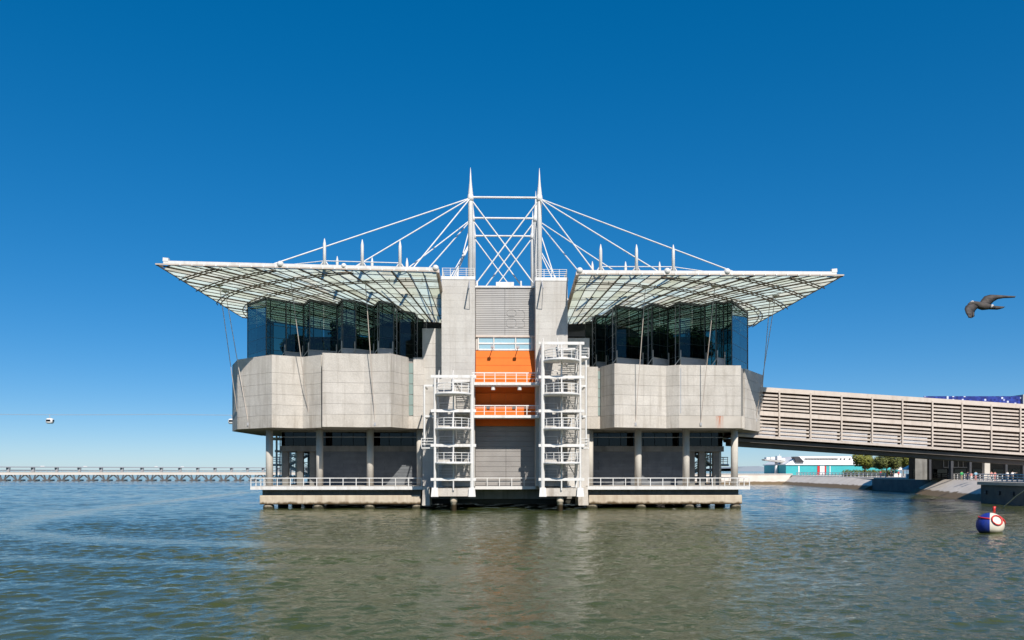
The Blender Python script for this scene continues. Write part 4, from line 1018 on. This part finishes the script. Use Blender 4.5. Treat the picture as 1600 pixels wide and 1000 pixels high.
for px, wd, mt in ((1277, 3.2, "red_paint"), (1281, 7, "white_paint"), (1288.6, 2, "red_paint"), (1296, 1.2, "white_paint"), (1247, 2, "white_paint")):
    m = MB(); m.box((X(px), YT - .25, TZ), (X(px + wd), YT - .02, Zw(728, YT))); m.build("door_panel", mt, wl)

cs = thing("cable_car_station", "white cable car station with cantilevered deck on one pylon, far off", "station")
YC = 345.0; X = lambda px: W(px, YC)
m = MB(); m.tube([(X(1213), YC, TZ), (X(1213), YC, Zw(722, YC))], [.75, .55], 10); m.build("pylon", "white_paint", cs, True)
m = MB(); m.hull8([(X(1193), YC - 2, Zw(719.5, YC)), (X(1229), YC - 2, Zw(724, YC)), (X(1229), YC + 2, Zw(724, YC)), (X(1193), YC + 2, Zw(719.5, YC))], [(X(1192), YC - 2, Zw(717.5, YC)), (X(1229), YC - 2, Zw(720.5, YC)), (X(1229), YC + 2, Zw(720.5, YC)), (X(1192), YC + 2, Zw(717.5, YC))]); m.build("deck", "soffit_grey", cs)
for px, y0, y1 in ((1199, 718, 714.5), (1206, 718, 714), (1216, 719, 712.5), (1222, 719.5, 716)):
    m = MB(); m.box((X(px) - .8, YC - 1.5, Zw(y0, YC)), (X(px) + .8, YC + 1.5, Zw(y1, YC))); m.build("housing", "white_paint", cs)
m = MB(); m.box((X(1221), YC - 1, TZ), (X(1224), YC + 2, Zw(721, YC))); m.build("stair_core", "dark_steel", cs)
rod("aerial", "white_paint", cs, (X(1218), YC, Zw(713, YC)), (X(1218), YC, Zw(709.5, YC)), .1)
# kiosks
for i, (px, Yk, lb) in enumerate(((1401, 236, "white pointed kiosk tent beside the trees"), (1421, 205, "white pointed kiosk tent next to the grey side wall"))):
    k = thing("kiosk_tent", lb, "tent", "kiosk tents"); x = W(px, Yk); r = 1.25
    m = MB(); m.add([(x - r, Yk - r, TZ + 2.3), (x + r, Yk - r, TZ + 2.3), (x + r, Yk + r, TZ + 2.3), (x - r, Yk + r, TZ + 2.3), (x, Yk, TZ + 3.2), (x - r, Yk - r, TZ + 2.0), (x + r, Yk - r, TZ + 2.0), (x + r, Yk + r, TZ + 2.0), (x - r, Yk + r, TZ + 2.0)], [(0, 1, 4), (1, 2, 4), (2, 3, 4), (3, 0, 4), (0, 5, 6, 1), (1, 6, 7, 2), (2, 7, 8, 3), (3, 8, 5, 0)]); m.build("roof", "white_paint", k)
    for dx in (-r + .06, r - .06):
        for dy in (-r + .06, r - .06): rod("pole", "white_paint", k, (x + dx, Yk + dy, TZ), (x + dx, Yk + dy, TZ + 2.1), .06)
    m = MB(); m.box((x - 1.0, Yk - .6, TZ), (x + 1.0, Yk - .1, TZ + 1.0)); m.build("counter", "white_paint", k)

# ------------------------------------------------------------------ trees
def foliage(name, mat, parent, blobs, n, size, seed):
    rnd = random.Random(seed); V = []; Fc = []
    for i in range(n):
        c, r = rnd.choice(blobs); d = Vector((rnd.gauss(0, 1), rnd.gauss(0, 1), rnd.gauss(0, 1))).normalized() * (rnd.random() ** .33)
        p = Vector(c) + Vector((d.x * r[0], d.y * r[1], d.z * r[2]))
        a = Vector((rnd.gauss(0, 1), rnd.gauss(0, 1), rnd.gauss(0, 1))).normalized(); b = a.orthogonal().normalized(); s = size * (.6 + .8 * rnd.random())
        o = len(V); V += [p - a * s, p + b * s * .5, p + a * s, p - b * s * .5]; Fc.append((o, o + 1, o + 2, o + 3))
    m = MB(); m.addw(V, Fc); return m.build(name, mat, parent)
def tree(name, label, x, y, z, hgt, rad, flat, mat, n, size, seed, group=None):
    t = thing(name, label, "tree", group); rnd = random.Random(seed)
    top = hgt * (1 - flat * .5); m = MB()
    lean = (rnd.uniform(-.03, .03) * hgt, rnd.uniform(-.03, .03) * hgt)
    m.tube([(x, y, z), (x + lean[0] * .5, y, z + top * .45), (x + lean[0], y + lean[1], z + top * .8)], [hgt * .035, hgt * .026, hgt * .012], 8)
    blobs = []
    for k in range(11):
        an = rnd.random() * 6.283; rr = rad * (.25 + .55 * rnd.random()); zz = z + hgt * (1 - flat) + hgt * flat * (.25 + .55 * rnd.random())
        if rr > rad * .6: zz = min(zz, z + hgt * (1 - flat * .45))
        c = (x + lean[0] + rr * math.cos(an), y + rr * math.sin(an), zz); blobs.append((c, (rad * .42, rad * .42, hgt * flat * .28)))
        m.tube([(x + lean[0] * .5, y, z + top * .5), ((x + c[0]) / 2, (y + c[1]) / 2, z + (c[2] - z) * .85), c], [hgt * .014, hgt * .009, hgt * .004], 5)
    blobs.append(((x + lean[0], y, z + hgt * (1 - flat * .35)), (rad * .6, rad * .6, hgt * flat * .33)))
    m.build("trunk", "bark", t, True); foliage("crown", mat, t, blobs, n, size, seed); return t
for i, (px, Y, hpx, rpx, lb) in enumerate(((1351, 252, 34, 16, "round-crowned pine standing alone, leftmost of the trees under the footbridge"), (1386, 236, 36, 18, "broad dark pine in the middle of the trees under the footbridge"), (1411, 262, 27, 11, "small olive green tree behind the kiosk tents"), (1424, 256, 35, 12, "tall tree touching the grey side wall under the footbridge"))):
    k = Y / F; tree("pine_tree", lb, W(px, Y), Y, TZ, hpx * k * 1.1, rpx * k * 1.2, .7, "leaf_pine" if i in (0, 3) else "leaf_olive", 5200, .30, 20 + i, "trees on the promenade")
hd = thing("hedge", "dark clipped hedge behind the railing below the pines", "hedge")
bl = [((W(1322 + 7 * i, 262), 262 + (i % 2), TZ + .9), (1.5, 1.2, 1.2)) for i in range(12)]
foliage("foliage", "leaf_olive", hd, bl, 3500, .25, 55)
# planting inside the glazed pods
for i, (px, v, z, h, r, lb) in enumerate(((534, 13.5, 19.3, 7.0, 3.0, "dark indoor tree behind the middle of the left glass wall"), (549, 10, 19.3, 5.0, 2.2, "lower indoor tree behind the left glass wall"), (470, 15, 19.3, 5.5, 2.4, "shadowy indoor tree behind the left part of the left glass wall"), (505, 16, 19.3, 4.6, 2.2, "low spreading indoor tree between the left hanger rods"), (590, 15, 19.3, 5.2, 2.4, "indoor tree behind the right part of the left glass wall"), (630, 13, 19.3, 3.6, 1.6, "small indoor palm-like bush at the right end of the left glass wall"),
        (988, 11, 18.15, 6.0, 2.6, "indoor tree behind the first wide bay of the right glass wall"), (1030, 12, 18.15, 7.5, 3.0, "tall indoor tree behind the middle of the right glass wall"), (1082, 10, 18.15, 7.5, 2.8, "leafy indoor tree behind the right-hand bays of the right glass wall"), (1050, 9, 18.15, 4.0, 2.0, "low indoor bush behind the middle of the right glass wall"))):
    p = B(U(px, v), v, z); tree("indoor_tree", lb, p.x, p.y, p.z, h, r, .75, "leaf_jungle", 2600, .3, 70 + i, "planting inside the glass pods")

# ================================================================== PIER, VIADUCT, CABLE CAR ON THE LEFT
pr = thing("pier_walkway", "long pale pier walkway on splayed dark legs across the water at left", "pier")
YP = 402.0; xe, xs_ = W(-260, YP), W(720, YP); zd0, zd1 = Zw(742, YP), Zw(738.3, YP)
m = MB(); m.box((xe, YP - 2.2, zd0), (xs_, YP + 2.2, zd1)); m.build("deck", "pier_deck", pr)
m = MB(); m.box((xe, YP - 2.3, zd1 + .004), (xs_, YP - 2.05, zd1 + .2)); m.build("kerb", "pier_deck", pr)
x = W(7, YP); dx = 22.9 * YP / F
while x > xe: x -= dx
x += dx
while x < xs_:
    m = MB()
    for sx in (-1, 1):
        for e, r in ((3.3, .32), (1.5, .26)): m.tube([(x + sx * .5, YP - 1.2, .35), (x + sx * e, YP - 1.2, zd0 + .05)], r, 6)
    m.box((x - 1.9, YP - 2, -1), (x + 1.9, YP + 2, .55)); m.build("trestle", "pier_leg", pr); x += dx
x = xe
while x < xs_: bar("railing_post", "soffit_grey", pr, (x, YP - 2.1, zd1), (x, YP - 2.1, zd1 + 1.0), .12, .12); x += 2.6
for h_ in (.5, 1.0): bar("railing_rail", "soffit_grey", pr, (xe, YP - 2.1, zd1 + h_), (xs_, YP - 2.1, zd1 + h_), .12, .1)

vd = thing("viaduct", "far road viaduct on paired piers receding behind the pier walkway", "viaduct")
Y0 = 2790.0; X0 = -.6054 * Y0; ddx, ddy = .0169 * Y0, .02226 * Y0; zv = 15.8
def vp(n): return (X0 + n * ddx, Y0 + n * ddy)
a, b = vp(-8), vp(30)
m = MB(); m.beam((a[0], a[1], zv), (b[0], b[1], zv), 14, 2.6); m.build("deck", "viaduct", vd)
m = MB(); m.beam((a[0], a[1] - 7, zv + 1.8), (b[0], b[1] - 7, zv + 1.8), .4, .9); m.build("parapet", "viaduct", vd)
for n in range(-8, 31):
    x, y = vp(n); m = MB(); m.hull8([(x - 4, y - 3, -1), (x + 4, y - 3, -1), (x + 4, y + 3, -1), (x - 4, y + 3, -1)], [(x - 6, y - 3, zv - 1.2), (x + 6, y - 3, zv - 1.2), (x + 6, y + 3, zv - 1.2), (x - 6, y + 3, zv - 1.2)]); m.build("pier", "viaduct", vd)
dv = Vector((ddx, ddy, 0)).normalized()
for px, big, lb in ((64, 1, "white lorry on the far viaduct, the leftmost"), (131, 1, "white lorry on the far viaduct, second from the left"), (242, 1, "white lorry on the far viaduct, second from the right"), (283, 1, "white lorry on the far viaduct, the one nearest the building")):
    mm = (px - 800) / F; n = (mm * Y0 - X0) / (ddx - mm * ddy); x, y = vp(n); t = thing("lorry", lb, "lorry", "lorries on the viaduct")
    p = Vector((x, y - 3.5, zv + 1.4))
    m = MB(); m.beam(tuple(p + Vector((0, 0, 2.0))), tuple(p + dv * 11 + Vector((0, 0, 2.0))), 2.6, 3.0); m.build("box_body", "white_paint", t)
    m = MB(); m.beam(tuple(p + dv * 11.4 + Vector((0, 0, 1.7))), tuple(p + dv * 13.6 + Vector((0, 0, 1.7))), 2.5, 2.4); m.build("cab", "white_paint", t)
    m = MB()
    for k in (1.5, 3, 9, 12.4): m.beam(tuple(p + dv * k + Vector((0, 0, .45))), tuple(p + dv * (k + .9) + Vector((0, 0, .45))), 2.5, .9)
    m.build("wheels", "dark_steel", t)

YG = 330.0
cw = thing("ropeway", "thin cable car ropes crossing the sky at left", "cable")
for dy_, y0_, y1_ in ((0, 645.8, 648.3), (6, 646.6, 649.2)):
    P = []
    for i in range(25):
        k = i / 24; px = -120 + 760 * k; P.append((W(px, YG + dy_), YG + dy_, Zw(y0_ + (y1_ - y0_) * k + 1.2 * math.sin(math.pi * ((k * 2) % 1)), YG + dy_)))
    m = MB(); m.tube(P, .045, 5); m.build("rope", "grey_steel", cw)
def gondola(px, py, lb):
    g = thing("gondola", lb, "cable car", "cable car gondolas"); x = W(px, YG); z = Zw(py, YG)
    m = MB(); n = 16; prof = [(.95, 0), (1.3, .35), (1.42, 1.0), (1.25, 1.75), (.9, 2.05)]
    m.add([(x + r * 1.0 * math.copysign(abs(math.cos(k * 6.2832 / n)) ** .6, math.cos(k * 6.2832 / n)), YG + r * .85 * math.copysign(abs(math.sin(k * 6.2832 / n)) ** .6, math.sin(k * 6.2832 / n)), z + h_) for r, h_ in prof for k in range(n)],
          [(i * n + k, i * n + (k + 1) % n, (i + 1) * n + (k + 1) % n, (i + 1) * n + k) for i in range(4) for k in range(n)] + [tuple(range(n))[::-1], tuple(range(4 * n, 5 * n))])
    m.build("cabin", "white_paint", g, True)
    m = MB(); m.box((x - .85, YG - 1.26, z + .85), (x + .85, YG - 1.2, z + 1.55)); m.build("window", "glass_far", g)
    m = MB(); m.box((x + 1.36, YG - .6, z + .8), (x + 1.44, YG + .6, z + 1.5)); m.build("window", "glass_far", g)
    m = MB(); m.tube([(x, YG, z + 2.0), (x, YG, z + 2.9), (x - .3, YG, z + 3.5)], .1, 6); m.build("hanger", "soffit_grey", g)
gondola(78, 661.8, "white cable car gondola hanging alone against the open sky"); gondola(362.5, 662.5, "white cable car gondola half hidden by the edge of the left pod")

# ================================================================== BUOY, ROPE, BIRD, PEOPLE
by = thing("mooring_buoy", "round blue and white buoy with red hoops floating at right", "buoy")
YB2 = 67.0; c = Vector((W(1547, YB2), YB2, .56)); r = 1.02
for half, mt in ((0, "buoy_blue"), (1, "buoy_white")):
    m = MB(); nu, nv = 14, 14; rot = R(-31)
    P = []
    for i in range(nu + 1):
        ph = math.pi * i / nu
        for j in range(nv + 1):
            th = -math.pi / 2 + math.pi * j / nv + (math.pi if half == 0 else 0) + rot
            P.append(c + Vector((math.cos(th) * math.sin(ph), math.sin(th) * math.sin(ph), math.cos(ph) * .97)) * r)
    m.addw(P, [(i * (nv + 1) + j, i * (nv + 1) + j + 1, (i + 1) * (nv + 1) + j + 1, (i + 1) * (nv + 1) + j) for i in range(nu) for j in range(nv)])
    m.build("half_shell", mt, by, True)
def ring(center, axis, rad, tr, a0=0, a1=6.2832, n=28):
    ax = Vector(axis).normalized(); e = ax.orthogonal().normalized(); f_ = ax.cross(e); m = MB()
    m.tube([tuple(Vector(center) + (e * math.cos(a0 + (a1 - a0) * i / n) + f_ * math.sin(a0 + (a1 - a0) * i / n)) * rad) for i in range(n + 1)], tr, 8); return m
dd = Vector((.06, -.86, .42)).normalized(); ring(c + dd * .98, dd, .40, .06).build("hoop", "red_paint", by, True)
m = MB(); P = []
for i in range(15):
    th = R(205) - R(90) * i / 14 * -1 * -1 + R(0); th = R(145 + 95 * i / 14); zz = .62 - .10 * i / 14
    P.append(tuple(c + Vector((math.cos(th) * math.sqrt(1 - zz * zz), math.sin(th) * math.sqrt(1 - zz * zz), zz)) * (r + .02)))
m.tube(P, .065, 8); m.build("band", "red_paint", by, True)
m = MB(); P = []
for i in range(15):
    th = R(-65 + 60 * i / 14); zz = .70 - .75 * (i / 14)
    P.append(tuple(c + Vector((math.cos(th) * math.sqrt(1 - zz * zz), math.sin(th) * math.sqrt(1 - zz * zz), zz)) * (r + .02)))
m.tube(P, .075, 8); m.build("band", "red_paint", by, True)
m = MB(); px_ = c + Vector((.30, -.05, .98)); m.tube([tuple(px_), tuple(px_ + Vector((0, 0, .28))), tuple(px_ + Vector((.02, 0, .52)))], [.10, .09, .13], 10); m.build("post", "red_paint", by, True)
m = MB(); m.tube([(W(1604, 105), 105, Zw(764, 105)), (W(1588, 108), 108, Zw(775, 108)), (W(1568, 112.5), 112.5, .0)], .06, 6); tag(m.build("mooring_rope", "rope"), "pale mooring rope slanting into the water by the dark quay wall", "rope")

# bird: one body mesh with both wings and tail, banking
def bird():
    t = thing("pigeon", "dark pigeon in flight against the sky at right", "bird"); Y = 8.0; k = Y / F
    def q(px, py, dy=0.0): return Vector((W(px, Y + dy), Y + dy, Zw(py, Y + dy)))
    m = MB()
    axis = [(1511.5, 477.5, -.02, .3), (1514, 475.5, -.02, 2.0), (1518, 473.5, -.015, 3.3), (1522, 474, -.01, 3.6), (1528, 476.5, 0, 5.4), (1536, 478.5, .01, 6.2), (1544, 479.2, .02, 4.6), (1550, 479.3, .03, 2.8), (1555, 479.6, .035, 1.5)]
    m.tube([tuple(q(x, y, d)) for x, y, d, r_ in axis], [r_ * k for *_, r_ in axis], 12)
    def plate(le, te, th):
        n = len(le); V = []
        for (a, b) in zip(le, te):
            pa, pb = q(*a), q(*b); mid_ = pa.lerp(pb, .35); V += [pa, mid_ + Vector((0, -th, th)), pb, mid_ - Vector((0, -th, th))]
        Fc = []
        for i in range(n - 1):
            for j in range(4): Fc.append((4 * i + j, 4 * i + (j + 1) % 4, 4 * i + 4 + (j + 1) % 4, 4 * i + 4 + j))
        Fc += [(0, 3, 2, 1), tuple(4 * (n - 1) + j for j in range(4))]; m.addw(V, Fc)
    plate([(1529, 476, 0), (1533, 469, .05), (1538, 462.8, .10), (1547, 460.3, .16), (1560, 460.8, .22), (1575, 462, .28), (1587, 463, .33)], [(1545, 480, .02), (1548, 476, .06), (1553, 471, .11), (1559, 467.5, .17), (1568, 466, .22), (1579, 465.6, .28), (1585.5, 465.2, .33)], .006)
    plate([(1519, 474.5, -.02), (1513, 475, -.06), (1508.5, 478.5, -.10), (1507, 483, -.14), (1509, 489.5, -.18), (1512.5, 495, -.21)], [(1530, 479, -.01), (1526, 483, -.06), (1523.5, 486, -.10), (1522, 490, -.14), (1523, 494, -.18), (1519.5, 496.5, -.21)], .006)
    for x0_, y0_ in ((1514, 496.5), (1517.5, 497), (1521, 495)): plate([(x0_ - 2.2, y0_ - 7, -.19), (x0_ - 1, y0_, -.21)], [(x0_ + 2, y0_ - 7, -.19), (x0_ + .6, y0_, -.21)], .003)
    plate([(1546, 476.8, .03), (1558, 478, .05), (1571, 479.2, .07)], [(1546, 483.6, .03), (1558, 484, .04), (1562, 483.2, .05)], .005)
    m.build("body", "feather", t, True)
    m = MB(); p = q(1549, 478, -.012); m.tube([tuple(p + Vector((-.012, -.01, -.02))), tuple(p + Vector((.006, -.014, .008)))], [.008, .011], 8); m.build("rump_patch", "bird_pale", t, True)
    m = MB(); p = q(1518.5, 471.6, -.02); m.tube([tuple(p + Vector((-.012, 0, -.004))), tuple(p + Vector((.012, 0, .002)))], [.009, .011], 8); m.build("pale_spot", "bird_pale", t, True)  # small pale spot on top of the head
bird()

def person(px, Y, shirt, legs, label, pose=0, hgt=1.7):
    t = thing("person", label, "person", "people on the promenade"); x = W(px, Y); s = hgt / 1.7
    def J(a, b, c): return Vector((x + a * s, Y + b * s, TZ + c * s))
    verts = {'pel': (0, 0, .95, .145), 'wai': (0, 0, 1.1, .13), 'che': (0, .0, 1.3, .165), 'nec': (0, -.01, 1.47, .06), 'hea': (0, -.03, 1.58, .095), 'top': (0, -.02, 1.68, .075)}
    st = .13 if pose == 1 else .03
    for sg, n in ((-1, 'l'), (1, 'r')):
        verts.update({'hip' + n: (.09 * sg, 0, .88, .095), 'kne' + n: (.10 * sg, -st * sg, .48, .062), 'ank' + n: (.11 * sg, st * sg * 1.4, .09, .042), 'toe' + n: (.12 * sg, st * sg * 1.4 - .15, .04, .038)})
        if pose == 2 and sg == 1: arm = [(.2, 0, 1.40, .06), (.45, -.05, 1.36, .045), (.70, -.1, 1.40, .035), (.80, -.1, 1.41, .035)]
        elif pose == 3: arm = [(.19 * sg, 0, 1.40, .06), (.26 * sg, -.1, 1.15, .045), (.12 * sg, -.32, 1.12, .035), (.08 * sg, -.38, 1.13, .035)]
        else: arm = [(.19 * sg, 0, 1.40, .06), (.25 * sg, .02, 1.12, .045), (.26 * sg, -.08, .86, .035), (.26 * sg, -.1, .77, .038)]
        for k, v_ in zip(('sho', 'elb', 'wri', 'han'), arm): verts[k + n] = v_
    ed = [('pel', 'wai'), ('wai', 'che'), ('che', 'nec'), ('nec', 'hea'), ('hea', 'top')]
    for n in 'lr': ed += [('pel', 'hip' + n), ('hip' + n, 'kne' + n), ('kne' + n, 'ank' + n), ('ank' + n, 'toe' + n), ('che', 'sho' + n), ('sho' + n, 'elb' + n), ('elb' + n, 'wri' + n), ('wri' + n, 'han' + n)]
    ks = list(verts); me = bpy.data.meshes.new("body"); me.from_pydata([J(*verts[k][:3]) for k in ks], [(ks.index(a), ks.index(b)) for a, b in ed], [])
    o = bpy.data.objects.new("body", me); col.objects.link(o)
    sm = o.modifiers.new("skin", 'SKIN'); o.modifiers.new("sub", 'SUBSURF').levels = 1
    for i, k in enumerate(ks): sv = me.skin_vertices[0].data[i]; sv.radius = (verts[k][3] * s,) * 2; sv.use_root = (k == 'pel')
    dg = bpy.context.evaluated_depsgraph_get(); ev = o.evaluated_get(dg); nm = bpy.data.meshes.new_from_object(ev); bpy.data.objects.remove(o)
    for mt in ("skin", shirt, legs, "hair"): nm.materials.append(MATS[mt])
    for p in nm.polygons:
        z = (p.center.z - TZ) / s; dxy = abs(p.center.x - x) / s
        p.material_index = 3 if z > 1.60 else 0 if z > 1.44 or (dxy > .22 and z < 1.12) or z < .10 or (dxy > .5) else 1 if z > .93 else 2
        p.use_smooth = True
    b_ = bpy.data.objects.new("body", nm); col.objects.link(b_); b_.parent = t
for nm, c1 in (("cloth_green", (.05, .40, .12)), ("cloth_navy", (.015, .018, .05)), ("cloth_pink", (.62, .25, .22)), ("cloth_sky", (.28, .50, .62)), ("cloth_white", (.72, .70, .68)), ("cloth_red", (.55, .05, .05)), ("cloth_black", (.02, .02, .022)), ("cloth_tan", (.42, .32, .22))):
    surf(nm, c1, tuple(min(1, v * 1.2) for v in c1), 6.0, .9)
for a in ((1502.5, 153, "cloth_green", "cloth_tan", "person in a green top standing at the promenade railing", 3, 1.75), (1512, 156, "cloth_navy", "cloth_navy", "person in dark clothes right of the one in green", 0, 1.65), (1517.5, 155, "cloth_pink", "cloth_white", "shorter person in pink beside the one in dark clothes", 0, 1.45),
          (1524.5, 152, "cloth_sky", "cloth_pink", "person in a pale blue top leaning at the railing", 3, 1.72), (1549, 150, "cloth_pink", "cloth_white", "person in a pink top near the beige column", 1, 1.7), (1554.5, 150, "cloth_pink", "cloth_pink", "person in pink and tan right of the beige column", 0, 1.66),
          (1574, 149, "cloth_white", "cloth_white", "person dressed all in white by the railing", 0, 1.72), (1582, 149, "cloth_white", "cloth_tan", "person pointing with an outstretched arm", 2, 1.72), (1423, 200, "cloth_green", "cloth_black", "person in green in front of the kiosk tent", 1, 1.7), (1430, 200, "cloth_tan", "cloth_white", "person in tan walking beside the kiosk tent", 1, 1.75),
          (1404, 225, "cloth_red", "cloth_black", "person in red at the kiosk tent by the trees", 0, 1.7), (1376, 250, "cloth_red", "cloth_red", "person in red under the pines", 0, 1.7), (1393, 222, "cloth_black", "cloth_black", "person in black standing by the trees", 0, 1.75)):
    person(*a)

finish()
